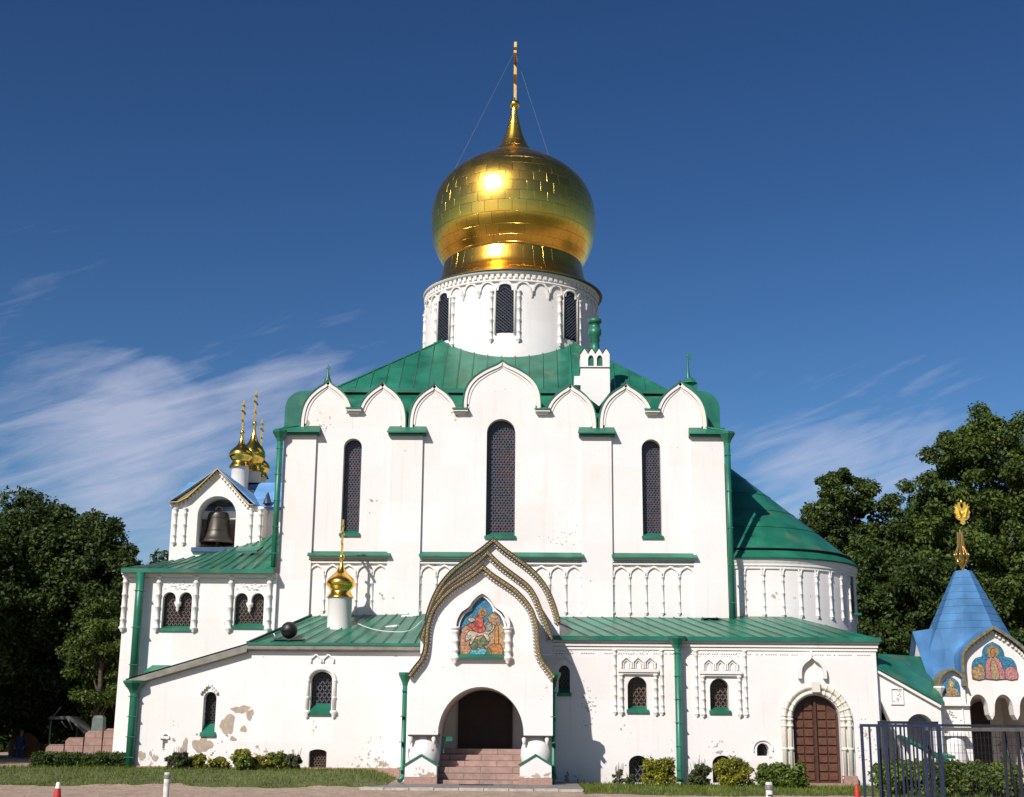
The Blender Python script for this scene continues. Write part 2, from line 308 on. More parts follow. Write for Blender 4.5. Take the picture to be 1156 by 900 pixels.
# ------------------------------------------------------------------ object helpers
def link(o): COL.objects.link(o); return o
def tag(o, label=None, cat=None, group=None, kind=None):
    if label: o['label'] = label
    if cat: o['category'] = cat
    if group: o['group'] = group
    if kind: o['kind'] = kind
    return o
def thing(name, label, cat, loc, group=None):
    o = bpy.data.objects.new(name, None); link(o); o.location = loc; o.empty_display_size = .3
    return tag(o, label, cat, group)
class MB:
    """collects shapes given in world coordinates into one mesh"""
    def __init__(s): s.v = []; s.f = []; s.sm = []; s.uv = {}
    def add(s, vs, fs, smooth=False):
        o = len(s.v); s.v += [tuple(a) for a in vs]
        for f in fs: s.f.append(tuple(i + o for i in f)); s.sm.append(smooth)
        return s
    def box(s, x0, x1, y0, y1, z0, z1):
        vs = [(x, y, z) for x in (x0, x1) for y in (y0, y1) for z in (z0, z1)]
        return s.add(vs, [(0, 1, 3, 2), (4, 6, 7, 5), (0, 4, 5, 1), (2, 3, 7, 6), (0, 2, 6, 4), (1, 5, 7, 3)])
    def plate(s, outer, holes, Y, th):
        """polygon in x-z with holes, front at y=Y, back at Y+th"""
        loops = [outer] + list(holes)
        tess = tessellate_polygon([[Vector((a, b, 0)) for a, b in lp] for lp in loops])
        flat = [p for lp in loops for p in lp]; n = len(flat)
        vs = [(a, Y, b) for a, b in flat] + [(a, Y + th, b) for a, b in flat]
        fs = [tuple(t) for t in tess] + [tuple(i + n for i in reversed(t)) for t in tess]
        k = 0
        for lp in loops:
            m_ = len(lp)
            for i in range(m_):
                j = (i + 1) % m_; fs.append((k + i, k + j, k + j + n, k + i + n))
            k += m_
        return s.add(vs, fs)
    def ribbon(s, path, w, Y0, Y1, closed=False, w2=0.0):
        """band of width w outward (left of travel) and w2 inward along an x-z path, from y=Y0 to Y1"""
        n = len(path); A = []; B = []
        for i in range(n):
            p = Vector(path[i]); a = Vector(path[(i - 1) % n] if closed or i > 0 else path[i]); c = Vector(path[(i + 1) % n] if closed or i < n - 1 else path[i])
            t1 = (p - a); t2 = (c - p)
            if t1.length < 1e-6: t1 = t2
            if t2.length < 1e-6: t2 = t1
            t1.normalize(); t2.normalize(); t = (t1 + t2)
            if t.length < 1e-4: t = t1
            t.normalize(); nn = Vector((t.y, -t.x)); k = 1 / max(.45, nn.dot(Vector((t1.y, -t1.x))))
            A.append(p + nn * w * k); B.append(p - nn * w2 * k)
        vs = []
        for i in range(n): vs += [(A[i].x, Y0, A[i].y), (A[i].x, Y1, A[i].y), (B[i].x, Y1, B[i].y), (B[i].x, Y0, B[i].y)]
        fs = []
        for i in range(n if closed else n - 1):
            j = (i + 1) % n
            for k in range(4): l = (k + 1) % 4; fs.append((i * 4 + k, i * 4 + l, j * 4 + l, j * 4 + k))
        if not closed: fs += [(0, 1, 2, 3), tuple((n - 1) * 4 + q for q in (3, 2, 1, 0))]
        return s.add(vs, fs)
    def lathe(s, cx, cy, prof, n=24, uv=False, a0=0, a1=2 * PI, smooth=True):
        """prof: list of (r,z)"""
        vs = []; full = abs(a1 - a0 - 2 * PI) < 1e-6; k = n if full else n + 1
        for (r, z) in prof:
            for i in range(k):
                a = a0 + (a1 - a0) * i / n; vs.append((cx + r * math.cos(a), cy + r * math.sin(a), z))
        fs = []; base = len(s.f)
        for j in range(len(prof) - 1):
            for i in range(n):
                i2 = (i + 1) % k
                fs.append((j * k + i, j * k + i2, (j + 1) * k + i2, (j + 1) * k + i))
                if uv: s.uv[base + len(fs) - 1] = [(i / n, j / (len(prof) - 1)), ((i + 1) / n, j / (len(prof) - 1)), ((i + 1) / n, (j + 1) / (len(prof) - 1)), (i / n, (j + 1) / (len(prof) - 1))]
        s.add(vs, fs, smooth)
        return s
    def tube(s, pts, r, n=8, smooth=True, cap=True):
        pts = [Vector(p) for p in pts]; rs = r if isinstance(r, (list, tuple)) else [r] * len(pts); vs = []; up = None
        for i, p in enumerate(pts):
            d = (pts[min(i + 1, len(pts) - 1)] - pts[max(i - 1, 0)]).normalized()
            ref = Vector((0, 0, 1)) if abs(d.z) < .95 else Vector((1, 0, 0))
            a = d.cross(ref).normalized()
            if up is not None and a.dot(up) < 0: a = -a
            up = a; b = d.cross(a)
            for k in range(n): vs.append(p + (a * math.cos(2 * PI * k / n) + b * math.sin(2 * PI * k / n)) * rs[i])
        fs = []
        for i in range(len(pts) - 1):
            for k in range(n): l = (k + 1) % n; fs.append((i * n + k, i * n + l, (i + 1) * n + l, (i + 1) * n + k))
        s.add(vs, fs, smooth)
        if cap:
            s.f.append(tuple(len(s.v) - len(vs) + k for k in range(n))); s.sm.append(False)
            s.f.append(tuple(len(s.v) - n + k for k in range(n))); s.sm.append(False)
        return s
    def quad(s, *pts): return s.add(pts, [tuple(range(len(pts)))])
    def slab(s, pts, th, down=(0, 0, -1)):
        """polygon given in 3-D thickened by th along down"""
        n = len(pts); d = Vector(down) * th; vs = [Vector(p) for p in pts]; vs = vs + [v + d for v in vs]
        fs = [tuple(range(n)), tuple(range(2 * n - 1, n - 1, -1))] + [(i, (i + 1) % n, (i + 1) % n + n, i + n) for i in range(n)]
        return s.add(vs, fs)
    def build(s, name, mat, parent=None, label=None, fix=True):
        me = bpy.data.meshes.new(name); me.from_pydata([tuple(v) for v in s.v], [], s.f); me.update()
        me.polygons.foreach_set('use_smooth', s.sm)
        if s.uv:
            ul = me.uv_layers.new(name='UVMap'); 
            for fi, uvs in s.uv.items():
                for li, q in zip(me.polygons[fi].loop_indices, uvs): ul.data[li].uv = q
        if fix:
            bm = bmesh.new(); bm.from_mesh(me); bmesh.ops.recalc_face_normals(bm, faces=bm.faces[:]); bm.to_mesh(me); bm.free()
        me.materials.append(mat)
        # origin to the base centre of the shape
        co = np.empty(len(me.vertices) * 3, 'f'); me.vertices.foreach_get('co', co); co = co.reshape(-1, 3)
        c = (co.min(0) + co.max(0)) / 2; c[2] = co[:, 2].min(); co -= c; me.vertices.foreach_set('co', co.ravel()); me.update()
        o = bpy.data.objects.new(name, me); link(o); o['_w'] = [float(q) for q in c]
        if parent is not None:
            o.parent = parent; pw = Vector(parent['_w']) if '_w' in parent else Vector(parent.location)
            o.location = Vector([float(q) for q in c]) - pw
        else: o.location = [float(q) for q in c]
        if label: o['label'] = label
        return o
def struct(o): o['kind'] = 'structure'; return o
def arc_pts(x0, x1, zs, zt, n=16):
    cx = (x0 + x1) / 2; rx = (x1 - x0) / 2; rz = zt - zs
    return [(cx + rx * math.cos(PI * i / n), zs + rz * math.sin(PI * i / n)) for i in range(n + 1)]   # right to left
def arch_poly(x0, x1, z0, z1, rise=None, n=14):
    if rise is None: rise = (x1 - x0) / 2
    return [(x0, z0), (x1, z0)] + arc_pts(x0, x1, z1 - rise, z1, n)
KEEL = [(1, 0), (1.0, .14), (.985, .28), (.94, .43), (.85, .57), (.70, .70), (.50, .81), (.31, .89), (.14, .95), (0, 1.03)]
def smooth(pts, n=4):
    out = []
    for i in range(len(pts) - 1):
        p0 = Vector(pts[max(0, i - 1)]); p1 = Vector(pts[i]); p2 = Vector(pts[i + 1]); p3 = Vector(pts[min(len(pts) - 1, i + 2)])
        for k in range(n):
            t = k / n; out.append(tuple(.5 * ((2 * p1) + (p2 - p0) * t + (2 * p0 - 5 * p1 + 4 * p2 - p3) * t * t + (3 * p1 - p0 - 3 * p2 + p3) * t ** 3)))
    out.append(tuple(pts[-1])); return out
def keel(cx, hw, zs, zt, prof=KEEL, n=3):
    """right foot, apex, left foot"""
    h = zt - zs; rt = smooth([(cx + hw * a, zs + h * b / 1.03) for a, b in prof], n)
    return rt + [(2 * cx - x, z) for x, z in rt[-2::-1]]
def inside(poly, x, z):
    c = False; n = len(poly); j = n - 1
    for i in range(n):
        if (poly[i][1] > z) != (poly[j][1] > z) and x < (poly[j][0] - poly[i][0]) * (z - poly[i][1]) / (poly[j][1] - poly[i][1]) + poly[i][0]: c = not c
        j = i
    return c
def lattice(poly, Y, step, w, parent, mat=None, name='lattice', slope=1.5, redbands=()):
    xs = [p[0] for p in poly]; zs = [p[1] for p in poly]; x0, x1, z0, z1 = min(xs), max(xs), min(zs), max(zs)
    mb = MB(); red = MB(); span = (z1 - z0) / slope + (x1 - x0)
    for sgn in (1, -1):
        k = -span
        while k < span * 2:
            run = None; N = 60
            for i in range(N + 1):
                z = z0 + (z1 - z0) * i / N; x = (x0 + k + (z - z0) / slope) if sgn > 0 else (x1 - k - (z - z0) / slope)
                ins = inside(poly, x, z)
                if ins and run is None: run = (x, z)
                if run is not None and (not ins or i == N):
                    a = run; d = Vector((x - a[0], z - a[1]))
                    if d.length > step * .3:
                        nn = Vector((-d.y, d.x)).normalized() * w / 2
                        mb.add([(a[0] + nn.x, Y, a[1] + nn.y), (x + nn.x, Y, z + nn.y), (x - nn.x, Y, z - nn.y), (a[0] - nn.x, Y, a[1] - nn.y),
                                (a[0] + nn.x, Y + .02, a[1] + nn.y), (x + nn.x, Y + .02, z + nn.y), (x - nn.x, Y + .02, z - nn.y), (a[0] - nn.x, Y + .02, a[1] - nn.y)],
                               [(0, 1, 2, 3), (7, 6, 5, 4), (0, 4, 5, 1), (3, 2, 6, 7)])
                    run = None
            k += step
    if mb.f: mb.build(name, mat or M['lat'], parent, fix=False)
def window(parent, poly, Y, depth=.3, lat=(.16, .035), sill=True, mat=None, sill_h=.14, red=None, mull=None):
    """glass, lattice and green sloping sill set inside a wall opening"""
    xs = [p[0] for p in poly]; zs = [p[1] for p in poly]; x0, x1, z0, z1 = min(xs), max(xs), min(zs), max(zs)
    g = MB().plate(poly, [], Y + depth, .05).build('window', M['leadglass'] if red else M['glassd'], parent)
    if lat: lattice([((x - (x0 + x1) / 2) * .985 + (x0 + x1) / 2, z) for x, z in poly], Y + depth - .05, lat[0], lat[1], g, mat)
    if sill:
        sm = MB(); e = .05
        sm.slab([(x0 - e, Y - .07, z0 - .02), (x1 + e, Y - .07, z0 - .02), (x1, Y + depth - .01, z0 + sill_h), (x0, Y + depth - .01, z0 + sill_h)], .035)
        sm.box(x0 - e, x1 + e, Y - .075, Y - .05, z0 - .13, z0 - .0201)
        sm.build('sill', M['greenp'], g)
    return g
def colonnette(mb, x, z0, z1, Y, r, rings=3, corbel=True, cap=True):
    """turned little half column standing proud of a wall"""
    prof = []
    h = z1 - z0
    if corbel: prof += [(.02, z0 - r * 2.6), (r * .8, z0 - r * 1.9), (r * .7, z0 - r * 1.6), (r * 1.55, z0 - r * .9), (r * 1.65, z0 - r * .2), (r * 1.1, z0)]
    else: prof += [(r * 1.4, z0), (r, z0 + r)]
    for k in range(rings):
        zc = z0 + h * (k + .6) / (rings + .1)
        prof += [(r, zc - r * .55), (r * 1.24, zc - r * .3), (r * 1.24, zc + r * .3), (r, zc + r * .55)]
    if cap: prof += [(r, z1 - r * 1.2), (r * 1.6, z1 - r * .6), (r * 1.6, z1)]
    else: prof += [(r, z1)]
    prof.append((.001, z1))
    mb.lathe(x, Y, prof, 8)
    return mb
def pipe(parent, pts, r, name='drainpipe', funnel=True, hooks=0):
    mb = MB().tube(pts, r, 10)
    o = mb.build(name, M['greenp'], parent)
    if funnel:
        p = Vector(pts[0]); mb = MB().lathe(p.x, p.y, [(r * 1.0, p.z - .25), (r * 1.4, p.z - .12), (r * 2.7, p.z + .12), (r * 2.8, p.z + .2), (r * 2.2, p.z + .2), (.01, p.z + .1)], 8, smooth=False); mb.build('funnel', M['greenp'], o)
    c = MB(); 
    for k in range(hooks):
        t = (k + .5) / hooks; a = Vector(pts[0]).lerp(Vector(pts[-1]), t); c.box(a.x - r * 1.06, a.x + r * 1.06, a.y - r * 1.06, a.y + r * 1.06, a.z - .015, a.z + .015)
    if hooks: c.build('bracket', M['greenp'], o)
    return o
def cross(mb, x, y, z, h, w, t):
    """orthodox cross whose arms run away from the viewer (along y)"""
    mb.box(x - t, x + t, y - t, y + t, z, z + h)
    mb.box(x - t, x + t, y - w, y + w, z + h * .62, z + h * .62 + 2 * t)
    mb.box(x - t, x + t, y - w * .5, y + w * .5, z + h * .82, z + h * .82 + 2 * t)
    mb.add([(x - t, y - w * .5, z + h * .36), (x + t, y - w * .5, z + h * .36), (x + t, y + w * .5, z + h * .22), (x - t, y + w * .5, z + h * .22),
            (x - t, y - w * .5, z + h * .36 + 2 * t), (x + t, y - w * .5, z + h * .36 + 2 * t), (x + t, y + w * .5, z + h * .22 + 2 * t), (x - t, y + w * .5, z + h * .22 + 2 * t)],
           [(0, 1, 2, 3), (4, 5, 6, 7), (0, 1, 5, 4), (1, 2, 6, 5), (2, 3, 7, 6), (3, 0, 4, 7)])
    return mb

YN, YL, YW, YP = 53.5, 53.2, 50.0, 47.1
X = lambda px, py, Y: P(px, py, Y)[0]
Z = lambda px, py, Y: P(px, py, Y)[1]

# ------------------------------------------------------------------ ground
def sstep(a, b, t): t = max(0, min(1, (t - a) / (b - a))); return t * t * (3 - 2 * t)
XPORCH0 = X(452, 880, YP)
def hgt(x, y):
    return .42 * sstep(44.0, 48.6, y) * sstep(-XPORCH0 - .2, -XPORCH0 + 1.4, -x)
def grid_mesh(name, xs, ys, mat, dz=0.0, rough=0.0, drop=None):
    vs = []; fs = []; nx = len(xs)
    for y in ys:
        for x in xs: vs.append((x, y, hgt(x, y) + dz + (drop(x, y) if drop else 0)))
    for j in range(len(ys) - 1):
        for i in range(nx - 1): a = j * nx + i; fs.append((a, a + 1, a + nx + 1, a + nx))
    mb = MB(); mb.add(vs, fs, True); return mb.build(name, mat, fix=False)
def rng(a, b, s): 
    n = int(round((b - a) / s)); return [a + (b - a) * i / n for i in range(n + 1)]
def groundmat():
    mt, nt, N, L, b = new_mat('sandy_gravel')
    g = N.new('ShaderNodeNewGeometry')
    def noise(sc, det=6, rg=.6):
        n = N.new('ShaderNodeTexNoise'); n.inputs['Scale'].default_value = sc; n.inputs['Detail'].default_value = det; n.inputs['Roughness'].default_value = rg; L.new(g.outputs['Position'], n.inputs[0]); return n.outputs[0]
    r = N.new('ShaderNodeValToRGB'); e = r.color_ramp.elements; e[0].position = .32; e[1].position = .7; e[0].color = (.23, .16, .115, 1); e[1].color = (.46, .34, .255, 1)
    L.new(noise(1.6, 10, .7), r.inputs[0])
    v = N.new('ShaderNodeTexVoronoi'); v.inputs['Scale'].default_value = 14; L.new(g.outputs['Position'], v.inputs[0])
    x = N.new('ShaderNodeMixRGB'); x.blend_type = 'OVERLAY'; x.inputs[0].default_value = .5; L.new(r.outputs[0], x.inputs[1]); L.new(v.outputs['Color'], x.inputs[2])
    h = N.new('ShaderNodeRGBToBW'); L.new(v.outputs['Color'], h.inputs[0]); L.new(h.outputs[0], x.inputs[2])
    L.new(x.outputs[0], b.inputs['Base Color']); b.inputs['Roughness'].default_value = .95
    bp = N.new('ShaderNodeBump'); bp.inputs['Strength'].default_value = .7; bp.inputs['Distance'].default_value = .05; L.new(noise(9, 8), bp.inputs['Height']); L.new(bp.outputs[0], b.inputs['Normal'])
    return mt
M['ground'] = groundmat()
M['lawn'] = simple('lawn_soil', (.085, .10, .028), .95, var=.4, scale=4, bump=.6, bscale=20)
fine_x = [-3000, -900, -250, -90, -50] + rng(-36, 36, .75) + [50, 90, 250, 900, 3000]
fine_y = [-3000, -600, -120, -30, 0, 20, 34] + rng(38, 56, .6) + [60, 66, 74, 90, 130, 300, 900, 3000]
struct(grid_mesh('ground', fine_x, fine_y, M['ground']))
mbf = MB(); mbf.add([(-2500, -2500, .03), (2500, -2500, .03), (2500, 24, .03), (-2500, 24, .03)], [(0, 1, 2, 3)]); struct(mbf.build('meadow', simple('meadow_grass', (.045, .055, .018), .95, var=.4, scale=.6)))
def lawn_front(x):
    base = 44.6 if x < XPORCH0 - .1 else 41.2
    return base + .5 * math.sin(x * .9) + .25 * math.sin(x * 2.7 + 1) + .12 * math.sin(x * 7.1)
def lawn(name, x0, x1, back):
    vs = []; fs = []; xs = rng(x0, x1, .25); nj = 14
    for x in xs:
        f = lawn_front(x)
        for j in range(nj + 1):
            y = f + (back - f) * j / nj; vs.append((x, y, hgt(x, y) + .012))
    for i in range(len(xs) - 1):
        for j in range(nj): a = i * (nj + 1) + j; fs.append((a, a + nj + 1, a + nj + 2, a + 1))
    mb = MB(); mb.add(vs, fs, True); return struct(mb.build(name, M['lawn'], fix=False))
XPR0, XPR1 = X(425, 890, 43), X(652, 890, 43)
lawn('lawn', -34, XPORCH0 - .35, 50.2)
lawn('lawn', X(655, 890, 45), 24, 50.2)
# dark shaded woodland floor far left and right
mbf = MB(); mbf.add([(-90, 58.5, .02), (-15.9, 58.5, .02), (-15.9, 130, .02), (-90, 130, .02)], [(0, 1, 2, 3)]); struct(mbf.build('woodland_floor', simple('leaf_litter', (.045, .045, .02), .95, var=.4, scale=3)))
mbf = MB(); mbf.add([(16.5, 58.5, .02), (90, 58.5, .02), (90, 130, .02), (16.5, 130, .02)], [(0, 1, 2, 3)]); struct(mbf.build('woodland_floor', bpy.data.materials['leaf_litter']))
# porch paving with kerb
xa, xb = X(452, 885, 46), X(655, 885, 46)
mbp = MB(); mbp.slab([(xa - 1.0, 43.2, .075), (xb, 43.2, .075), (xb, YW - .02, .075), (xa - .1, YW - .02, .075), (xa - .1, 46.4, .075)], .07); struct(mbp.build('paving', M['pave']))
mbp = MB()
for i in range(9):
    a = xa - 1.0 + (xb - xa + 1.0) * i / 9; b_ = xa - 1.0 + (xb - xa + 1.0) * (i + 1) / 9
    mbp.box(a + .01, b_ - .01, 43.04, 43.19, .0, .085 + random.uniform(-.015, .012))
struct(mbp.build('kerb', M['kerb']))

# grass
def blades(name, n, region, hmin, hmax, w, mat, seed):
    rg = np.random.default_rng(seed); pts = []
    while len(pts) < n:
        x = rg.uniform(*region[0]); y = rg.uniform(*region[1])
        f = lawn_front(x)
        if y < f - .25 * rg.random() or y > 49.9: continue
        if XPR0 - .4 < x < X(655, 890, 45) and y < 49.9 and x > XPORCH0 - .4: continue
        if x > XPORCH0 - 1.4 and x < XPORCH0 and y < 46.5 and rg.random() < .7: continue
        pts.append((x, y))
    p = np.array(pts); z = np.array([hgt(a, b) for a, b in pts])
    patch = .55 + .45 * np.sin(p[:, 0] * 1.3 + 2 * np.sin(p[:, 1] * 2)) * np.cos(p[:, 1] * 1.9 + p[:, 0] * .6)
    h = (hmin + (hmax - hmin) * rg.random(n) ** 2) * (.6 + .6 * patch); a = rg.uniform(0, PI, n)
    dx = np.cos(a) * w; dy = np.sin(a) * w; lx = rg.normal(0, .35, n) * h; ly = rg.normal(0, .35, n) * h
    v = np.zeros((n, 3, 3)); v[:, 0] = np.c_[p[:, 0] - dx, p[:, 1] - dy, z]; v[:, 1] = np.c_[p[:, 0] + dx, p[:, 1] + dy, z]; v[:, 2] = np.c_[p[:, 0] + lx, p[:, 1] + ly, z + h]
    return np_mesh(name, v.reshape(-1, 3), 3, mat)
def np_mesh(name, verts, k, mat, parent=None, smooth_=False, loc=None):
    n = len(verts) // k; me = bpy.data.meshes.new(name)
    me.vertices.add(len(verts)); me.vertices.foreach_set('co', verts.astype('f').ravel())
    me.loops.add(n * k); me.loops.foreach_set('vertex_index', np.arange(n * k, dtype='i'))
    me.polygons.add(n); me.polygons.foreach_set('loop_start', np.arange(0, n * k, k, dtype='i')); me.polygons.foreach_set('loop_total', np.full(n, k, 'i'))
    me.update(); me.validate(); me.materials.append(mat)
    o = bpy.data.objects.new(name, me); link(o)
    if parent is not None: o.parent = parent
    return o
tag(blades('grass', 52000, ((-22, 20), (40, 49.95)), .05, .17, .012, M['grassb'], 3), kind='stuff')

# ------------------------------------------------------------------ cathedral
cath = thing('cathedral', 'large white plastered church with gold onion dome and green metal roofs', 'church', (X(566, 880, YW), YW, 0))
cath['_w'] = list(cath.location)
BASE = -.3

# ---- nave
xn0, xn1 = X(316.5, 600, YN), X(819.5, 600, YN)
gab = [(369, 340, 398, 430, 487), (431, 404, 458, 432, 484), (489.5, 462.5, 517, 434, 484), (566, 523, 610, 408, 463), (643, 615, 672.5, 434, 484), (705, 676.5, 737, 433, 484), (768, 740, 797, 431, 484)]
zv_hi = Z(566, 463, YN); zv_lo = Z(566, 486, YN); z_nb = 3.5
ztops = []
outer = [(xn0, z_nb), (xn1, z_nb), (xn1, zv_lo)]
gpaths = []
for i in range(6, -1, -1):
    ax, l, r_, ay, fy = gab[i]
    cx = (X(l, 470, YN) + X(r_, 470, YN)) / 2; hw = (X(r_, 470, YN) - X(l, 470, YN)) / 2
    zs = zv_hi if i == 3 else zv_lo; zt = Z(ax, ay, YN)
    path = keel(cx, hw, zs, zt)
    # feet that stand on the upper brackets stop higher
    gpaths.append((i, cx, hw, zs, zt, path))
for i, cx, hw, zs, zt, path in gpaths:
    for p in path:
        outer.append(p)
outer.append((xn0, zv_lo))
# small clean-up: fill narrow valleys up to bracket height
wins = {}
def wpoly(x0, x1, yt, yb, Y, rise=None, py=None):
    pm = (yt + yb) / 2; a = X(x0, pm, Y); b = X(x1, pm, Y); return arch_poly(a, b, Z((x0 + x1) / 2, yb, Y), Z((x0 + x1) / 2, yt, Y), rise)
wl = wpoly(386.5, 407, 495, 602, YN); wc = wpoly(549, 581.5, 473, 605, YN); wr = wpoly(725, 746.5, 496, 605, YN)
MB().plate(outer, [wl, wc, wr], YN, .7).build('main_wall', M['wall'], cath)
mbv = MB()
for va, vb in ((398, 404), (517, 523), (610, 615), (737, 740)):
    a, b_ = X(va - 6, 463, YN), X(vb + 6, 463, YN)
    mbv.plate([(a, zv_lo - .05), (b_, zv_lo - .05), (b_, zv_hi), (a, zv_hi)], [], YN + .008, .6)
mbv.build('gable_infill', M['wall'], cath)
mbb = MB().box(xn0 + .004, xn1 - .004, YN + .71, 71.5, z_nb, zv_lo - .02); mbb.build('nave_walls', M['wall'], cath)
for w_, lt in ((wl, (.125, .028)), (wc, (.14, .03)), (wr, (.125, .028))):
    window(cath, w_, YN, .38, lt, True, M['lead'], .16, red=(.12, .2, .55) if w_ is not wl else (.2, .6))
# lesenes
YB = YN - .12
les = [(316.5, 353), (438.5, 475), (656.5, 691), (782, 819.5)]
zl = Z(566, 490.5, YN)
for a, b_ in les:
    x0, x1 = X(a, 600, YN), X(b_, 600, YN)
    MB().box(x0, x1, YB, YN - .003, z_nb, zl).build('pilaster', M['wall'], cath)
    c0 = x0 - .12 if a > 320 else x0 - .1; c1 = x1 + .16
    if b_ > 800: c1 = x1 + .1; c0 = x0 - .1
    MB().slab([(c0 - .02, YB - .28, zl + .02), (c1 + .02, YB - .28, zl + .02), (c1 - .04, YN - .003, zl + .32), (c0 + .04, YN - .003, zl + .32)], .05).box(c0 + .02, c1 - .02, YB - .16, YN - .003, zl - .1, zl).build('pilaster_cap', M['greenp'], cath)
for px in (400, 520, 612.5, 736):
    xc = X(px, 463, YN); mb = MB()
    mb.box(xc - .30, xc + .30, YN - .24, YN - .003, zv_hi - .10, zv_hi - .02).box(xc - .22, xc + .22, YN - .13, YN - .003, zv_hi - .20, zv_hi - .1)
    o = mb.build('bracket', M['trim'], cath)
    MB().slab([(xc - .34, YN - .28, zv_hi), (xc + .34, YN - .28, zv_hi), (xc + .3, YN - .003, zv_hi + .12), (xc - .3, YN - .003, zv_hi + .12)], .03).build('bracket_cap', M['greenp'], o)
# gables: archivolts and green barrel covers
for i, cx, hw, zs, zt, path in gpaths:
    lo = path
    if i != 3:
        left_hi = i in (1, 5 + 99, 6); right_hi = i in (0, 2, 5)
        left_hi = i in (1, 6) or i == 4
        if i in (0, 2, 5): lo = [p for k, p in enumerate(path) if not (p[0] > cx and p[1] < zv_hi)]
        if i in (1, 4, 6): lo = [p for k, p in enumerate(path) if not (p[0] < cx and p[1] < zv_hi)]
    g = MB().ribbon(lo, 0, YN - .08, YN - .003, w2=.14).ribbon([((x - cx) * (1 - .15 / hw) + cx, z - .15 * (1 if z > zs + .3 else 0)) for x, z in lo], 0, YN - .03, YN - .003, w2=.08).build('gable_arch', M['trim'], cath)
    MB().ribbon(lo, .045, YN - .12, YN + (3.1 if i != 3 else 4.5)).build('gable_cover', M['green'], g)
# roof under the gables: green slopes
z_up = Z(566, 441, 56.0)
mbr = MB()
ux0, ux1 = X(385, 440, 56), X(745, 440, 56)
uc = (ux0 + ux1) / 2; uh = (ux1 - ux0) / 2; YC = 62.5
mbr.box(xn0 + .2, xn1 - .2, YN + .72, 71.3, zv_lo - .015, zv_lo + .15)
mbr.slab([(xn0 + .8, YN + .72, zv_lo + .6), (xn1 - .8, YN + .72, zv_lo + .6), (ux1, 56.02, z_up - .12), (ux0, 56.02, z_up - .12)], .3)
mbr.add([(ux0, 56.0, z_up - .12), (ux1, 56.0, z_up - .12), (ux1, 69, z_up - .12), (ux0, 69, z_up - .12), (xn0 + .8, YN + .72, zv_lo + .16), (xn1 - .8, YN + .72, zv_lo + .16), (xn1 - .8, 71.3, zv_lo), (xn0 + .8, 71.3, zv_lo)],
        [(0, 4, 7, 3), (1, 2, 6, 5), (2, 3, 7, 6)])
mbr.build('lower_roof', M['green'], cath)
# upper pyramid roof
zf = Z(568, 406, 58.35)
sl = (zf - z_up) / (58.35 - 56.0)
apex = Vector((uc + .25, YC, z_up + sl * 6.5))
mbr = MB(); c4 = [(ux0 - .25, 55.8), (ux1 + .25, 55.8), (ux1 + .25, 69.2), (ux0 - .25, 69.2)]
mbr.add([(a, b_, z_up) for a, b_ in c4] + [tuple(apex)], [(0, 1, 4), (1, 2, 4), (2, 3, 4), (3, 0, 4), (3, 2, 1, 0)])
mbr.box(ux0 - .28, ux1 + .28, 55.76, 55.84, z_up - .16, z_up + .03)
ro = mbr.build('roof', M['green'], cath)
mbs = MB()
k = -uh
while k < uh:
    a = Vector((uc + k, 55.8, z_up + .03)); t = min(1 - abs(k) / (uh + .3), .80)
    b_ = Vector((uc + k, 55.8 + 6.7 * t, z_up + .03 + (apex.z - z_up) * t))
    if t > .03: mbs.tube([a, b_], .028, 4, False)
    k += .62
for s_ in (0, 1):
    mbs.tube([Vector((c4[s_][0], c4[s_][1], z_up + .02)), apex.lerp(Vector((c4[s_][0], c4[s_][1], z_up)), .35) + Vector((0, 0, .02))], .045, 5, False)
mbs.build('roof_seams', M['greenp'], ro)
# side gables seen edge-on
for sgn, pxo, pxi in ((-1, 323, 352), (1, 811.5, 782)):
    xo, xi = X(pxo, 460, YN + 1), X(pxi, 460, YN + 1); zt = Z(pxi, 443, YN + 1); zb = Z(pxi, 492, YN)
    pr = [(xi, zb), (xo, zb), (xo, zt - .75)] + [(xo - sgn * .75 * (1 - math.cos(a)), zt - .75 + .75 * math.sin(a)) for a in [PI / 2 * q / 8 for q in range(1, 9)]] + [(xi, zt)]
    MB().plate(pr, [], YN + .75, 16.5).build('side_gable_roof', M['green'], cath)
    e = X(316 if sgn < 0 else 822, 488, YN)
    MB().slab([(e + sgn * .15, YN - .35, zl + .1), (e + sgn * .15, 71, zl + .1), (xi, 71, zl + .75), (xi, YN + .72, zl + .75), (xi + sgn * .25, YN - .05, zl + .38)], .05).build('corner_roof', M['greenp'], cath)
# finials
def finial(px, yb, yt, Y, vane, basebox=False):
    b = at(px, yb, Y); t = at(px, yt, Y); mb = MB()
    mb.lathe(b.x, b.y, [(.18, b.z - .1), (.10, b.z + .12), (.05, b.z + (t.z - b.z) * .45), (.018, t.z - .1), (.018, t.z + .05), (.001, t.z + .06)], 8)
    mb.box(b.x - .02, b.x + vane, b.y - .015, b.y + .015, t.z - .22, t.z - .02)
    mb.box(b.x - .08, b.x, b.y - .015, b.y + .015, t.z - .14, t.z - .09)
    if basebox: mb.box(b.x - .22, b.x + .35, b.y - .2, b.y + .3, b.z - .55, b.z - .05); mb.lathe(b.x + .06, b.y, [(.35, b.z - .06), (.2, b.z + .12), (.001, b.z + .3)], 8)
    mb.build('roof_finial', M['greenp'], cath)
finial(370, 430, 413, YN + .1, .08); finial(777, 432, 400, YN + 1.2, .16, True)
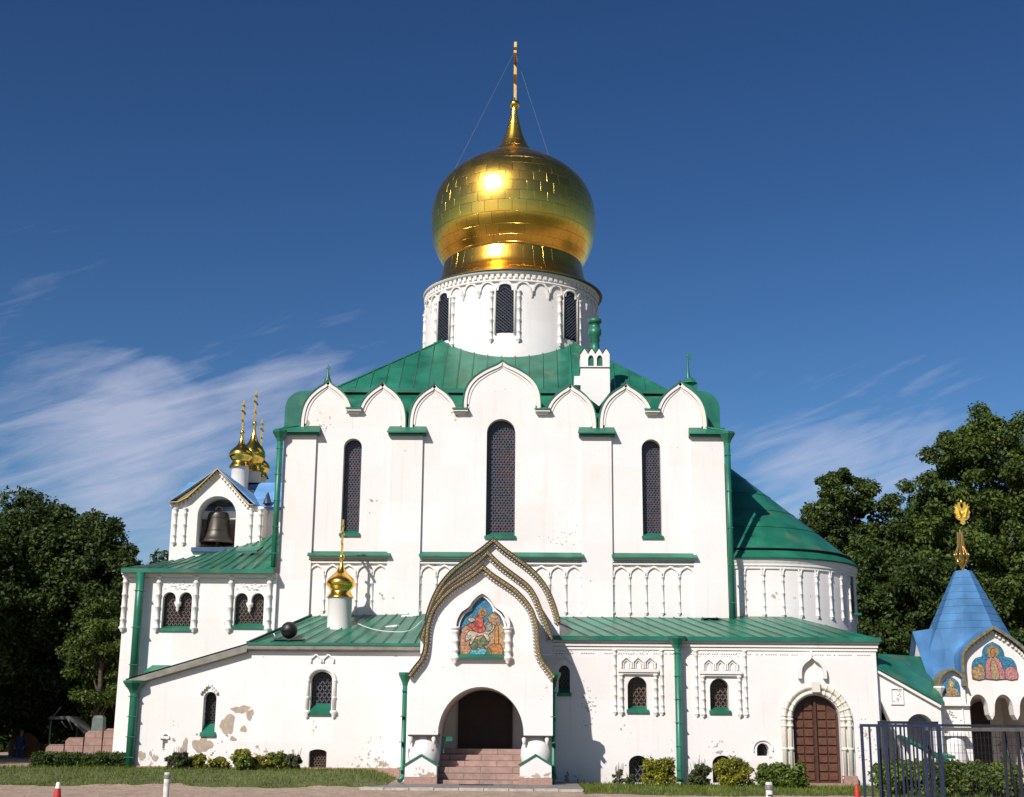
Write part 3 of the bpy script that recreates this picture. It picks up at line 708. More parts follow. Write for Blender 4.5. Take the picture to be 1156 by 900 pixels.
# chimney turret
def turret():
    Y = YN + .7; x0, x1 = X(655.5, 430, Y), X(688.5, 430, Y); zb, zm, zt = Z(672, 452, Y), Z(672, 415, Y), Z(672, 397, Y)
    mb = MB(); d = 1.1
    mb.box(x0, x1, Y, Y + d, zb + .35, zm - .02)
    mb.plate([(x0, zb + .35), ((x0 + x1) / 2 + .15, zb - .25), (x1, zb + .35)], [], Y, d)
    mb.box(x0 - .26, x0 - .001, Y + .1, Y + .8, Z(650, 434, Y), Z(650, 424, Y))
    t = mb.build('chimney_turret', M['wall'], cath)
    w = (x1 - x0); pts = [(x0, zm + .02), (x1, zm + .02), (x1, zt - .08)]
    for i in range(4):
        xr = x1 - w * i / 4; pts += [(xr - w / 16, zt + .05), (xr - w / 8, zt + .16), (xr - 3 * w / 16, zt + .05)] + ([(xr - w / 4, zt - .08)])
    hol = [arch_poly(x0 + w * a - .12, x0 + w * a + .12, zm + .08, zm + .55, .2) for a in (.36, .66)]
    MB().plate(pts, hol, Y + .05, d - .1).build('turret_top', M['wall'], t)
    MB().box(x0 + .2, x1 - .2, Y + .14, Y + .2, zm + .05, zm + .58).build('turret_opening', M['greenp'], t)
    MB().box(x0 - .03, x1 + .03, Y - .03, Y + d + .03, zm - .02, zm + .015).build('turret_ledge', M['latb'], t)
    mb = MB(); tp = pts[3:]
    mb.ribbon(pts[2:], .02, Y + .02, Y + d - .05); mb.build('turret_coping', M['latb'], t)
    cx = X(671.5, 380, Y + .5); z0 = zt; z1 = Z(672, 361, Y + .5); h = z1 - z0
    MB().lathe(cx, Y + .5, [(.42, z0), (.2, z0 + h * .14), (.18, z0 + h * .35), (.22, z0 + h * .38), (.20, z0 + h * .5), (.28, z0 + h * .56), (.27, z0 + h * .72), (.21, z0 + h * .74), (.21, z0 + h * .88), (.29, z0 + h * .9), (.29, z0 + h), (.001, z0 + h)], 14).build('chimney_pot', M['greenp'], t)
    MB().box(X(665, 424, Y) - 1.0 + .42 + .1, X(665, 424, Y) - .42, Y + .09, Y + .12, 0, 0.01) if False else None
turret()
# sill strips with blind arcades
zs0 = Z(566, 627.5, YN)
def arcade(a, b_, n, skip=()):
    x0, x1 = X(a, 660, YN), X(b_, 660, YN); st = (x1 - x0) / n
    root = MB().box(x0 - .02, x1 + .02, YN - .10, YN - .003, zs0 - .34, zs0 - .28).box(x0, x1, YN - .14, YN - .003, zs0 - .16, zs0 - .06).build('blind_arcade', M['trim'], cath)
    MB().slab([(x0 - .05, YN - .30, zs0 - .05), (x1 + .1, YN - .30, zs0 - .05), (x1 + .05, YN - .003, zs0 + .14), (x0 - .05, YN - .003, zs0 + .14)], .05).build('ledge', M['greenp'], root)
    z_sp = Z(566, 650, YN); z_tp = Z(566, 639.5, YN); zb = Z(566, 690, YN)
    mb = MB()
    k = x0
    while k < x1 - .05: mb.box(k, k + .05, YN - .12, YN - .003, zs0 - .24, zs0 - .18); k += .11
    mb.build('dentils', M['trim'], root)
    for i in range(n):
        c = x0 + st * (i + .5); arc = keel(c, st / 2 - .035, z_sp, z_tp, [(1, 0), (.95, .35), (.75, .65), (.4, .88), (0, 1.03)])
        MB().ribbon(arc, .055, YN - .07, YN - .003, w2=.02).build('arch', M['trim'], root)
    for i in range(n + (0 if b_ > 780 or a < 400 else 1)):
        colonnette(MB(), x0 + st * i, zb, z_sp, YN - .02, .05, 2).build('colonnette', M['trim'], root)
arcade(348, 438, 5); arcade(474, 657, 10); arcade(692, 785, 5)

# ---- drum and dome
DX = X(577, 350, YC)
z_dt = Z(577, 338, YC); RD = 4.13
mbd = MB().lathe(DX, YC, [(RD, zv_hi), (RD, z_dt)], 72).build('drum', M['wall'], cath)
mbc = MB()
mbc.lathe(DX, YC, [(RD, z_dt - .55), (RD + .09, z_dt - .52), (RD + .09, z_dt - .44), (RD, z_dt - .42)], 72)
for i in range(96):
    a = 2 * PI * i / 96; c, s_ = math.cos(a), math.sin(a)
    def q(r, t, z): return (DX + r * c - t * s_, YC + r * s_ + t * c, z)
    mbc.add([q(r, t, z) for r in (RD - .02, RD + .09) for t in (-.075, .075) for z in (z_dt - .34, z_dt - .16)], [(0, 1, 3, 2), (4, 6, 7, 5), (0, 4, 5, 1), (2, 3, 7, 6), (0, 2, 6, 4), (1, 5, 7, 3)])
mbc.lathe(DX, YC, [(RD, z_dt - .16), (RD + .12, z_dt - .14), (RD + .15, z_dt)], 72)
mbc.build('drum_cornice', M['trim'], mbd)
OFF = R(-3.0)
unit = 2 * PI / 32
def on_drum(a, r, z): return (DX + r * math.sin(a), YC - r * math.cos(a), z)
zw_t = Z(571, 321, 58.4); zw_b = Z(571, 376, 58.4)
for k in range(32):
    a = OFF + k * unit
    if math.cos(a) < -.25: continue
    mb = MB(); hw = unit / 2 * .93; n = 8; zsp = zw_t - .32
    prev = None; vs = []
    for i in range(n + 1):
        t = PI * i / n
        for (rr, dr) in ((1.0, 0), (.80, 0), (1.0, .10), (.80, .10)):
            vs.append(on_drum(a + hw * rr * math.cos(t), RD - .02 + dr, zsp + (.50 if rr == 1.0 else .40) * math.sin(t)))
    fs = []
    for i in range(n):
        A = i * 4; B = A + 4; fs += [(A + 2, A + 3, B + 3, B + 2), (A, A + 2, B + 2, B), (A + 3, A + 1, B + 1, B + 3)]
    mb.add(vs, fs)
    mb.build('drum_arch', M['trim'], mbd)
    if k % 4 == 0:
        # window: pane just inside a raised frame
        ww = .115 * .82; pl = [(a + ww * math.cos(t), zw_t - .35 + .33 * math.sin(t)) for t in [PI * i / 10 for i in range(11)]] + [(a - ww, zw_b), (a + ww, zw_b)]
        v = [on_drum(p[0], RD + .02, p[1]) for p in pl]; w_ = MB().add(v, [tuple(range(len(v)))]); wo = w_.build('drum_window', M['glassd'], mbd, fix=False)
        fr = MB()
        lat = MB()
        for s_ in (1, -1):
            for q_ in np.arange(-2.3, 1, .17):
                z0_ = zw_b + (q_ + 2.3) * .9 - .6; pa = []
                for u_ in np.linspace(-1, 1, 7):
                    zz = z0_ + (u_ + 1) * .33; 
                    if zw_b < zz < zw_t - .12 - abs(u_) * .2: pa.append(on_drum(a + s_ * u_ * ww * .97, RD + .045, zz))
                if len(pa) > 1: lat.tube(pa, .014, 3, False, False)
        lat.build('lattice', M['lead'], wo, fix=False)
        arcv = [on_drum(a + ww * 1.12 * math.cos(t), RD + .05, zw_t - .35 + .37 * math.sin(t)) for t in [PI * i / 12 for i in range(13)]]
        fr.tube([on_drum(a + ww * 1.12, RD + .05, zw_b - .05)] + arcv + [on_drum(a - ww * 1.12, RD + .05, zw_b - .05)], .05, 6)
        fr.build('window_frame', M['trim'], wo)
        for s_ in (1, -1):
            p = on_drum(a + s_ * .152, RD + .04, 0)
            colonnette(MB(), p[0], zw_b - .25, zsp, p[1], .075, 4).build('colonnette', M['trim'], wo)
    elif k % 4 in (1, 2):
        p = on_drum(a + unit / 2, RD + .02, 0); MB().lathe(p[0], p[1], [(.001, zsp - .32), (.07, zsp - .22), (.06, zsp - .15), (.12, zsp - .05), (.13, zsp)], 8).build('corbel', M['trim'], mbd)
# dome
def zy(y): return Z(580, y, YC)
DMX = X(579.5, 250, YC)
skirt = [(4.30, z_dt + .05), (4.08, z_dt + .12), (3.90, z_dt + .27), (3.70, z_dt + .56), (3.50, z_dt + .92), (3.38, zy(302.5))]
sk_ = MB().lathe(DMX, YC, smooth(skirt, 3), 96, uv=True).build('dome_skirt', M['golds'], cath)
MB().lathe(DMX, YC, [(RD + .05, z_dt - .03), (4.33, z_dt - .02), (4.36, z_dt + .03), (4.28, z_dt + .07)], 96).build('skirt_edge', M['eaveg'], sk_)
prof = [(3.34, zy(303.5)), (3.44, zy(299)), (3.68, zy(289.5)), (3.92, zy(276)), (4.03, zy(261)), (4.05, zy(249)), (3.97, zy(235)), (3.78, zy(222)), (3.44, zy(210)), (2.95, zy(199.5)), (2.40, zy(191)), (1.82, zy(184)), (1.30, zy(178)), (.90, zy(171)), (.60, zy(161)), (.40, zy(149)), (.26, zy(137)), (.17, zy(128)), (.13, zy(121))]
dome = MB().lathe(DMX, YC, smooth(prof, 4), 96, uv=True).build('onion_dome', M['goldd'], cath)
zb_ = zy(121)
MB().lathe(DMX + .02, YC, [(.1, zb_ - .1), (.22, zb_ - .0), (.27, zb_ + .13), (.22, zb_ + .27), (.08, zb_ + .36), (.08, zb_ + .5), (.001, zb_ + .52)], 16).build('ball', M['gold'], dome)
hx = zy(48) - zb_ - .3
mb = cross(MB(), DMX + .04, YC, zb_ + .3, hx, 1.25, .07); cr = mb.build('cross', M['goldo'], dome)
gw = MB()
for (px, py, Y_) in ((624, 190, 60.5), (514, 190, 60.5)):
    gw.tube([(DMX, YC, zb_ + .3 + hx * .85), at(px, py, Y_)], .0065, 4, cap=False)
gw.build('stay_wire', M['grey'], dome)

# ---- apse
AR = 4.4; AY = 58.5; AX = X(961.5, 660, AY) - AR
za_t = Z(880, 631, 54.1); z_ab = 4.0
xw = xn1 - .05
def aw(s_):  # s along the wall: negative = straight part, positive = angle from facing front
    return (AX + s_, AY - AR) if s_ < 0 else (AX + AR * math.sin(s_), AY - AR * math.cos(s_))
pl = [(xw, AY - AR)] + [aw(R(d)) for d in range(0, 181, 4)] + [(xw, AY + AR)]
def ring(scale, off, z):
    out = []
    for i, (x, y) in enumerate(pl):
        if i in (0, len(pl) - 1): out.append((x, y + (-off if i == 0 else off), z))
        else:
            d = Vector((x - AX, y - AY)).normalized(); out.append((x + d.x * off, y + d.y * off, z))
    return out
def loft(mb, rings, smooth_=True):
    n = len(rings[0]); vs = [p for r_ in rings for p in r_]; fs = []
    for j in range(len(rings) - 1):
        for i in range(n - 1): fs.append((j * n + i, j * n + i + 1, (j + 1) * n + i + 1, (j + 1) * n + i))
    return mb.add(vs, fs, smooth_)
ap = loft(MB(), [ring(1, 0, z_ab), ring(1, 0, za_t)]).build('apse_wall', M['wall'], cath)
loft(MB(), [ring(1, 0, za_t - .42), ring(1, .06, za_t - .4), ring(1, .06, za_t - .32), ring(1, .1, za_t - .28), ring(1, .1, za_t - .2), ring(1, .14, za_t - .12), ring(1, .17, za_t)], False).build('apse_cornice', M['trim'], ap)
zp = Z(823, 503, 59.5)
top = [(xw - .1, 59.5, zp) for x, y in pl]
ring_mid = ring(1, -.42, za_t + .42)
rf = loft(MB(), [ring(1, .22, za_t - .02), ring(1, .25, za_t + .04), ring(1, -.18, za_t + .40)], False).build('apse_eave', M['greenp'], cath)
ar = loft(MB(), [ring(1, -.10, za_t + .40), top], True)
o = ar.build('apse_roof', M['green'], cath)
mb = MB()
for t in (.2, .36, .52, .68):
    a_ = [Vector(p).lerp(Vector(q), t) + Vector((0, -.01, .01)) for p, q in zip(ring(1, -.1, za_t + .4), top)]
    mb.tube(a_[:34], .012, 3, False, False)
mb.build('roof_seams', M['greenp'], o)
loft(MB(), [ring(1, -.14, za_t + .405), ring(1, -.05, za_t + .44), ring(1, -.12, za_t + .47)], False).build('roof_step', M['latb'], o)
zc_t, zc_b = Z(880, 648, 54.1), Z(880, 693, 54.1)
ss = [aw(-.92), aw(-.16)] + [aw(R(8 + 10 * k)) for k in range(9)]
for i, (x, y) in enumerate(ss):
    colonnette(MB(), x, zc_b, zc_t, y - .02, .055, 3).build('colonnette', M['trim'], ap)
first = [aw(-1.60)] + ss
for i in range(len(ss) - 1 + 1):
    p0 = Vector(first[i]); p1 = Vector(first[i + 1]); d = Vector((p1.x - p0.x, p1.y - p0.y)); nrm = Vector((d.y, -d.x)).normalized()
    arc = smooth([(1, 0), (.96, .35), (.75, .7), (.4, .93), (0, 1.05)], 2); full = arc + [(-a, b) for a, b in arc[-2::-1]]
    pts = []
    for a, b in full:
        c = p0 + d * (.5 + a * .46); pts.append((c.x + nrm.x * .03, c.y + nrm.y * .03, zc_t + b * .36))
    MB().tube(pts, .045, 5).build('arch', M['trim'], ap)
# apse window
a1, a2 = R(59), R(67)
v = []
for t in (a1, a2): v.append(t)
zt_, zb2 = Z(947, 650, 56.5), Z(947, 692, 56.5)
w_ = MB(); rr = AR + .015
pts = [(AX + rr * math.sin(t), AY - rr * math.cos(t), z) for t, z in ((a1, zb2), (a2, zb2), (a2, zt_ - .1), ((a1 + a2) / 2, zt_), (a1, zt_ - .1))]
wo = w_.add(pts, [(0, 1, 2, 3, 4)]).build('window', M['glassd'], ap, fix=False)
mb = MB(); p = Vector((AX + (AR + .08) * math.sin((a1 + a2) / 2), AY - (AR + .08) * math.cos((a1 + a2) / 2))); mb.box(p.x - .25, p.x + .25, p.y - .1, p.y + .15, zb2 - .1, zb2); mb.build('sill', M['greenp'], wo)

# ---- right wing
xr0, xr1 = X(606, 800, YW), X(990, 760, YW)
zr_t = Z(800, 721, YW)
holes = {}
w1 = wpoly(708.5, 730.5, 764, 801, YW); w2 = wpoly(801.5, 823, 766, 802, YW)
w3 = wpoly(630.5, 643.5, 751, 782, YW, .28)
b1 = wpoly(710, 731.5, 853, 884, YW, .28); b2 = wpoly(804.5, 827, 853, 884, YW, .28)
b3 = wpoly(854.5, 868, 839, 853.5, YW)
dr = wpoly(895.5, 949.5, 785, 885, YW)
MB().plate([(xr0, BASE), (xr1, BASE), (xr1, zr_t), (xr0, zr_t)], [w1, w2, w3, b1, b2, b3, dr], YW, .75).build('right_wing_wall', M['wall'], cath)
MB().box(xr0 + .01, xr1 - .003, YW + .76, 57.5, BASE, zr_t - .01).build('right_wing_side_walls', M['wall'], cath)
window(cath, w1, YW, .42, (.17, .035), True, M['lat'], .13); window(cath, w2, YW, .42, (.17, .035), True, M['lat'], .13)
window(cath, w3, YW, .35, (.14, .04), True, M['latb'], .16)
for b_ in (b1, b2): window(cath, b_, YW, .4, (.2, .03), False, M['lead'])
window(cath, b3, YW, .5, None, False)
# small pointed head above w3
xm = (w3[0][0] + w3[1][0]) / 2; MB().ribbon([(xm + .3, w3[3][1] + .25), (xm, w3[3][1] + .52), (xm - .3, w3[3][1] + .25)], .05, YW - .1, YW - .003).build('window_hood', M['trim'], cath)
# hood ring for round hole
xm = (b3[0][0] + b3[1][0]) / 2; zm = Z(861, 846, YW); MB().ribbon([(xm + .33 * math.cos(t), zm + .30 * math.sin(t)) for t in [PI * 1.15 * i / 14 - .2 for i in range(15)]], .04, YW - .05, YW - .003).build('hole_hood', M['trim'], cath)
# cornice
mbc = MB(); e = .32
mbc.box(xr0, xr1 + .04, YW - .04, YW - .003, zr_t - .42, zr_t - .34).box(xr0, xr1 + .07, YW - .09, YW - .003, zr_t - .30, zr_t - .2).box(xr0, xr1 + .11, YW - .15, YW - .003, zr_t - .18, zr_t - .02)
mbc.box(xr1 + .003, xr1 + .11, YW, 57, zr_t - .18, zr_t - .02).box(xr1 + .003, xr1 + .07, YW, 57, zr_t - .42, zr_t - .3)
mbc.build('cornice', M['trim'], cath)
mb = MB(); k = X(632, 735, YW)
rnd = random.Random(4)
while k < xr1 - .1:
    if rnd.random() < .75 and not (X(760, 735, YW) < k < X(776, 735, YW)): mb.box(k, k + .045, YW - .03, YW - .002, zr_t - .56, zr_t - .51)
    k += .085
mb.build('dentils', M['trim'], cath)
# right wing roof
ze = zr_t + .02; zb_r = Z(700, 697, 53.4)
x_r = xr1 + .14; xrl = xr0 + .6
ra = (xrl, YW - .2, ze); rb_ = (x_r, YW - .2, ze); rc = (AX + .9, YN + .5, zb_r + .12); rd = (xrl, YN - .14, zb_r)
rc2 = (x_r, 58.5, ze + .12)
mb = MB().slab([ra, rb_, rc, (xn1, YN + .5, zb_r + .12), (xn1, YN - .14, zb_r), rd], .04).slab([rb_, (x_r, 64, ze), (AX + .9, 62.2, zb_r + .1), rc], .04)
mb.box(xrl, x_r + .02, YW - .24, YW - .18, ze - .12, ze + .035)
mb.box(x_r - .04, x_r + .02, YW - .178, 61, ze - .12, ze + .035)
rw = mb.build('right_wing_roof', M['green'], cath)
mb = MB(); k = xrl + .3
while k < x_r - .4:
    t = k + 1.35; a = Vector((k + 1.0, YW - .2, ze + .02)); f = 1.0; b_ = Vector((k - .6, YN - .14, zb_r + .02))
    f = max(0.02, min(1.0, (x_r - k - 1) / (x_r - rc[0] - 1.6)))
    b2_ = a.lerp(b_, f)
    if a.x < x_r: mb.tube([a, b2_], .016, 4, False)
    k += .56
mb.build('roof_seams', M['greenp'], rw)
mb = MB(); 
for q_ in range(7): p = at(795 + q_ * 2.5, 701 - (q_ % 2), 53.0); mb.box(p.x - .12, p.x + .12, p.y - .1, p.y + .1, p.z - .15, p.z + .08)
mb.build('roof_flashing', M['latb'], rw)
# ornate window surrounds
def surround(xl, xr, w, dz=0):
    zb = Z(720, 803 + dz, YW); zt = zr_t - .42; zl_ = Z(720, 757.5 + dz, YW)
    x0, x1 = X(xl, 780, YW), X(xr, 780, YW)
    o = MB().box(x0 + .16, x1 - .16, YW - .15, YW - .003, zl_ - .05, zl_ + .07).box(x0 + .2, x1 - .2, YW - .10, YW - .003, zl_ - .12, zl_ - .05).build('window_surround', M['trim'], cath)
    for xx in (x0 + .04, x1 - .04): colonnette(MB(), xx, zb, zt, YW - .03, .052, 6).build('colonnette', M['trim'], o)
    for xx in (x0 + .27, x1 - .27): colonnette(MB(), xx, zb, zl_ - .12, YW - .05, .06, 4).build('colonnette', M['trim'], o)
    cx = (x0 + x1) / 2
    for i in (-1, 0, 1):
        c = cx + i * .43
        MB().ribbon([(c + .16, zl_ + .1), (c + .16, zl_ + .32), (c, zl_ + .46), (c - .16, zl_ + .32), (c - .16, zl_ + .1)], .045, YW - .09, YW - .003).ribbon([(c + .08, zl_ + .1), (c + .08, zl_ + .28), (c, zl_ + .37), (c - .08, zl_ + .28), (c - .08, zl_ + .1)], .03, YW - .05, YW - .003).build('niche', M['trim'], o)
    mb = MB(); rr = random.Random(int(xl))
    for r_ in range(5):
        for c_ in range(15):
            if rr.random() < .62:
                a = x0 + .18 + (x1 - x0 - .36) * (c_ + .5 * (r_ % 2)) / 15; b = zl_ + .60 + r_ * .105
                mb.add([(a - .03, YW - .002, b), (a, YW - .002, b - .03), (a + .03, YW - .002, b), (a, YW - .002, b + .03), (a, YW - .035, b)], [(0, 1, 4), (1, 2, 4), (2, 3, 4), (3, 0, 4)])
    mb.build('diamond_pattern', M['trim'], o)
surround(693, 748.5, w1); surround(785, 843, w2, 1.5)
# perforated panel near the porch
mb = MB()
for r_ in range(3):
    for c_ in range(6): p = at(628 + c_ * 3.2 + (r_ % 2), 732 + r_ * 3, YW); mb.box(p.x - .03, p.x + .03, YW - .012, YW - .002, p.z - .015, p.z + .015)
mb.build('relief_pattern', M['bare'], cath)
# big arched door
def bigdoor():
    x0, x1 = dr[0][0], dr[1][0]; z0, z1 = dr[0][1], max(p[1] for p in dr); cx = (x0 + x1) / 2; YD = YW + .28
    poly = arch_poly(x0, x1, z0 - .15, z1, None, 24)
    d = MB().plate(poly, [], YD, .1).build('double_door', M['woodd'], cath, 'brown double door with square panels under the round arch')
    hw = (x1 - x0) / 2; rows = 9; zt = z1 - .2; rh = (zt - z0 - .15) / rows
    for s_ in (-1, 1):
        mb = MB()
        for r_ in range(rows):
            for c_ in range(2):
                a = cx + s_ * (.06 + c_ * (hw - .17) / 2 + .035); b = a + s_ * ((hw - .17) / 2 - .05); a, b = min(a, b), max(a, b)
                za, zb = z0 + .1 + r_ * rh + .03, z0 + .1 + (r_ + 1) * rh - .03
                def lim(x): q = 1 - ((x - cx) / (hw - .09)) ** 2; return z1 - hw + (hw - .07) * math.sqrt(max(q, 0))
                zl_, zr_ = min(zb, lim(a)), min(zb, lim(b))
                if min(zl_, zr_) > za + .08: mb.plate([(a, za), (b, za), (b, zr_), (a, zl_)], [], YD - .05, .048)
        mb.build('door_leaf', M['wood'], d)
    MB().box(cx - .045, cx + .045, YD - .09, YD - .002, z0 - .1, z1 - .08).build('astragal', M['woodd'], d)
    # receding cream stone archivolts
    def dpath(off): return [(x1 + off, z0 + .15), (x1 + off, z1 - hw)] + [(cx + (hw + off) * math.cos(t), z1 - hw + (hw + off) * math.sin(t)) for t in [PI * i / 28 for i in range(1, 28)]] + [(x0 - off, z1 - hw), (x0 - off, z0 + .15)]
    MB().ribbon(dpath(.0), .44, YW - .06, YW - .003).build('archivolt', M['cream'], d)
    for off, r_ in ((.10, .07), (.31, .09)):
        MB().tube([(a, YW - .07, b) for a, b in dpath(off)], r_, 8).build('archivolt', M['cream'], d)
        mb = MB(); pp = dpath(off)
        for f in range(2, 29, 2): p = pp[f]; a, b = pp[f - 1], pp[f + 1]; tt = (Vector(b) - Vector(a)).normalized() * .03; mb.tube([(p[0] - tt.x, YW - .07, p[1] - tt.y), (p[0] + tt.x, YW - .07, p[1] + tt.y)], r_ + .015, 8)
        mb.build('carved_joints', M['cream'], d)
    for s_ in (-1, 1):
        mb = MB()
        for q_, zz in enumerate((z0 + .2, z0 + 1.2, z0 + 2.0, z1 - hw)):
            for o_ in (.10, .31): xx = cx + s_ * (hw + o_); mb.lathe(xx, YW - .05, [(.09, zz - .06), (.13, zz - .02), (.13, zz + .02), (.09, zz + .06)], 8)
        mb.build('ring_moulding', M['cream'], d)
        xx = cx + s_ * (hw + .24); MB().box(xx - .24, xx + .24, YW - .22, YW + .1, BASE, z0 + .28).build('plinth_block', M['granitep'], d)
    MB().box(cx - .14, cx + .14, YW - .26, YW - .05, z1 + .10, z1 + .46).build('keystone', M['cream'], d)
    MB().box(x0 - .05, x1 + .05, YW - .45, YW + .3, -.1, z0 + .02).box(x0 - .3, x1 + .45, YW - .95, YW - .46, -.1, z0 - .13).build('threshold_step', M['granitep'], d)
    # gabled niche above
    nx, nz0, nz1 = X(916, 755, YW), Z(916, 767, YW), Z(916, 740, YW)
    mb = MB().ribbon(keel(nx, .44, nz0 + .02, nz1, [(1, 0), (1, .25), (.92, .5), (.62, .72), (.25, .86), (0, 1.03)]), .07, YW - .20, YW - .003, w2=.05)
    mb.lathe(nx, YW - .1, [(.09, nz1 - .05), (.05, nz1 + .08), (.001, nz1 + .22)], 6)
    mb.build('niche_hood', M['trim'], d)
bigdoor()
# drainpipes
pz = lambda px, py, Y: at(px, py, Y)
x_ = X(766, 800, YW - .3)
pipe(cath, [(x_, YW - .33, zr_t - .15), (x_, YW - .33, .25), (x_ + .0, YW - .33, .12)], .12, hooks=6)
for px, yt, yb, Yq, ox in ((309.5, 492, 640, YN - .3, 0), (824, 494, 702, YN - .3, 0)):
    x_ = X(px if px < 400 else 823.5, (yt + yb) / 2, Yq); zt_ = Z(px, yt, Yq); zb_ = Z(px, yb, Yq)
    if px < 400: x_ = xn0 - .14
    else: x_ = xn1 + .12
    pipe(cath, [(x_, Yq, zt_), (x_, Yq, zb_)], .115, hooks=5)

# ---- left wing
xl0, xl1 = X(136.3, 725, YL), X(310.5, 690, YL)
zl_t = Z(225, 648, YL)
def twin(xa, xb, yt, yb):
    a, b = X(xa, 690, YL), X(xb, 690, YL); m_ = (a + b) / 2; z0, z1 = Z(200, yb, YL), Z(200, yt, YL); r_ = (b - a) / 4 - .03
    L_ = arc_pts(a, m_ - .07, z1 - r_, z1, 10); R_ = arc_pts(m_ + .07, b, z1 - r_, z1, 10)
    return [(a, z0), (b, z0)] + R_ + [(m_ + .07, z1 - r_ - .22), (m_, z1 - r_ - .30), (m_ - .07, z1 - r_ - .22)] + L_
t1 = twin(183, 216, 668.5, 709); t2 = twin(264.5, 297.5, 669, 705.5)
lw = MB().plate([(xl0, BASE), (xl1, BASE), (xl1, zl_t), (xl0, zl_t)], [t1, t2], YL, .6).build('left_wing_wall', M['wall'], cath)
MB().box(xl0 + .003, xl1, YL + .61, 70, BASE, zl_t - .01).build('left_wing_side_walls', M['wall'], cath)
for t_ in (t1, t2):
    o = window(lw, t_, YL, .3, (.16, .03), True, M['lat'], .1)
    m_ = (t_[0][0] + t_[1][0]) / 2; zz = t_[13][1]; 
    MB().lathe(m_, YL + .1, [(.001, zz - .30), (.07, zz - .2), (.06, zz - .12), (.13, zz - .02), (.14, zz + .1), (.001, zz + .11)], 8).build('pendant', M['trim'], o)
mb = MB().box(xl0 - .05, xl1 + .02, YL - .12, YL - .003, zl_t - .16, zl_t - .05).box(xl0 - .02, xl1, YL - .07, YL - .003, zl_t - .24, zl_t - .18).box(xl0 - .12, xl1 + .02, YL - .2, YL - .003, zl_t - .05, zl_t + .03); mb.build('cornice', M['trim'], lw)
for px in (139.5, 178.5, 220.5, 260, 303.5):
    x_ = X(px, 680, YL); zb_ = Z(220, 708, YL); colonnette(MB(), max(x_, xl0 + .02), zb_, zl_t - .1, YL - .05, .088, 4).build('colonnette', M['trim'], lw)
for t_ in (t1, t2):
    mb = MB(); a, b = t_[0][0], t_[1][0]; rr = random.Random(3)
    for i in range(26): xx = rr.uniform(a, b); zz = zl_t - .3 - rr.random() * .35; mb.box(xx, xx + .07, YL - .025, YL - .002, zz, zz + .035)
    mb.build('relief_pattern', M['trim'], lw)
# left wing roof: rises to the right and the back
e0 = (xl0 - .08, YL - .38, zl_t + .12); e1 = (X(312, 645, YN) + .02, YL - .38, zl_t + .12)
YT = 57.0
f0 = (X(150, 640, YT), YT + .3, Z(170, 638, YT)); f1 = (X(313, 600, YT) + .3, YT + .3, Z(312, 599, YT)); f00 = (X(150, 640, YT) - .2, 66, zl_t + .15)
mb = MB(); 
mid = []
def lroof(u, v):  # u across, v back
    a = Vector(e0).lerp(Vector(e1), u); b = Vector(f0).lerp(Vector(f1), u); b.z = f0[2] + (f1[2] - f0[2]) * u ** 1.35; return a.lerp(b, v)
nu, nv = 14, 4; vs = [tuple(lroof(i / nu, j / nv)) for j in range(nv + 1) for i in range(nu + 1)]
vs += [(p[0], p[1], p[2] - .05) for p in vs]; n_ = (nu + 1) * (nv + 1)
fs = []
for j in range(nv):
    for i in range(nu): a = j * (nu + 1) + i; fs += [(a, a + 1, a + nu + 2, a + nu + 1), (a + n_, a + nu + 1 + n_, a + nu + 2 + n_, a + 1 + n_)]
mb.add(vs, fs); mb.box(e0[0], e1[0], YL - .42, YL - .37, zl_t + .0, zl_t + .16).box(e0[0] - .02, e0[0] + .02, YL - .36, 66, zl_t, zl_t + .16)
mb.slab([e0, f0, f00, (e0[0], 66, zl_t + .12)], .04)
lr = mb.build('left_wing_roof', M['green'], cath)
mb = MB()
for k in range(15):
    u = k / 14; pts = [lroof(min(1, u + .0), 0) + Vector((0, 0, .03)), lroof(min(1, u + .10), .5) + Vector((0, 0, .03)), lroof(min(1.0, u + .2), 1) + Vector((0, 0, .03))]
    if u + .1 < 1: mb.tube(pts, .026, 4, False)
mb.build('roof_seams', M['greenp'], lr)
p = lroof(.80, .5); MB().slab([(p.x - .5, p.y - .3, p.z + .1), (p.x + .35, p.y - .3, p.z + .14), (p.x + .5, p.y + .3, p.z + .42), (p.x - .35, p.y + .3, p.z + .36)], .1).build('roof_hatch', M['greenp'], lr)
# left corner pipe (upper, then past the annex roof to the ground)
x_ = xl0 + (X(155, 700, YL) - X(138, 700, YL)) ; 
Yp_ = YL - .38
pipe(cath, [(X(158, 660, Yp_), Yp_, zl_t + .0), (X(156, 690, Yp_), Yp_, Z(156, 690, Yp_)), (X(156, 690, Yp_), Yp_, Z(152, 772, Yp_))], .16, hooks=3, funnel=False)

# ---- left annex
xa0, xa1 = X(151.5, 815, YW), X(478, 800, YW)
zA, zB = Z(151, 771, YW), Z(400, 732, YW); xB = X(277, 735, YW)
aw1 = wpoly(229, 243.5, 781, 827.5, YW); aw2 = wpoly(350.5, 374.5, 758, 803.5, YW, .3); ab = wpoly(348.5, 368.5, 846, 868, YW, .12)
nt_ = wpoly(183.5, 189.5, 829, 845, YW, .08)
an = MB().plate([(xa0, BASE), (xa1, BASE), (xa1, zB), (xB, zB), (xa0, zA)], [aw1, aw2, ab, nt_], YW, .7).build('annex_wall', M['wall'], cath)
MB().box(xa0 + .003, xB, YW + .71, YL - .003, BASE, zA - .02).box(xB, xa1, YW + .71, YL + .2, BASE, zB - .02).build('annex_side_walls', M['wall'], an)
window(an, aw1, YW, .4, (.13, .035), True, M['latb'], .35)
o2 = window(an, aw2, YW, .35, (.17, .035), True, M['lead'], .3)
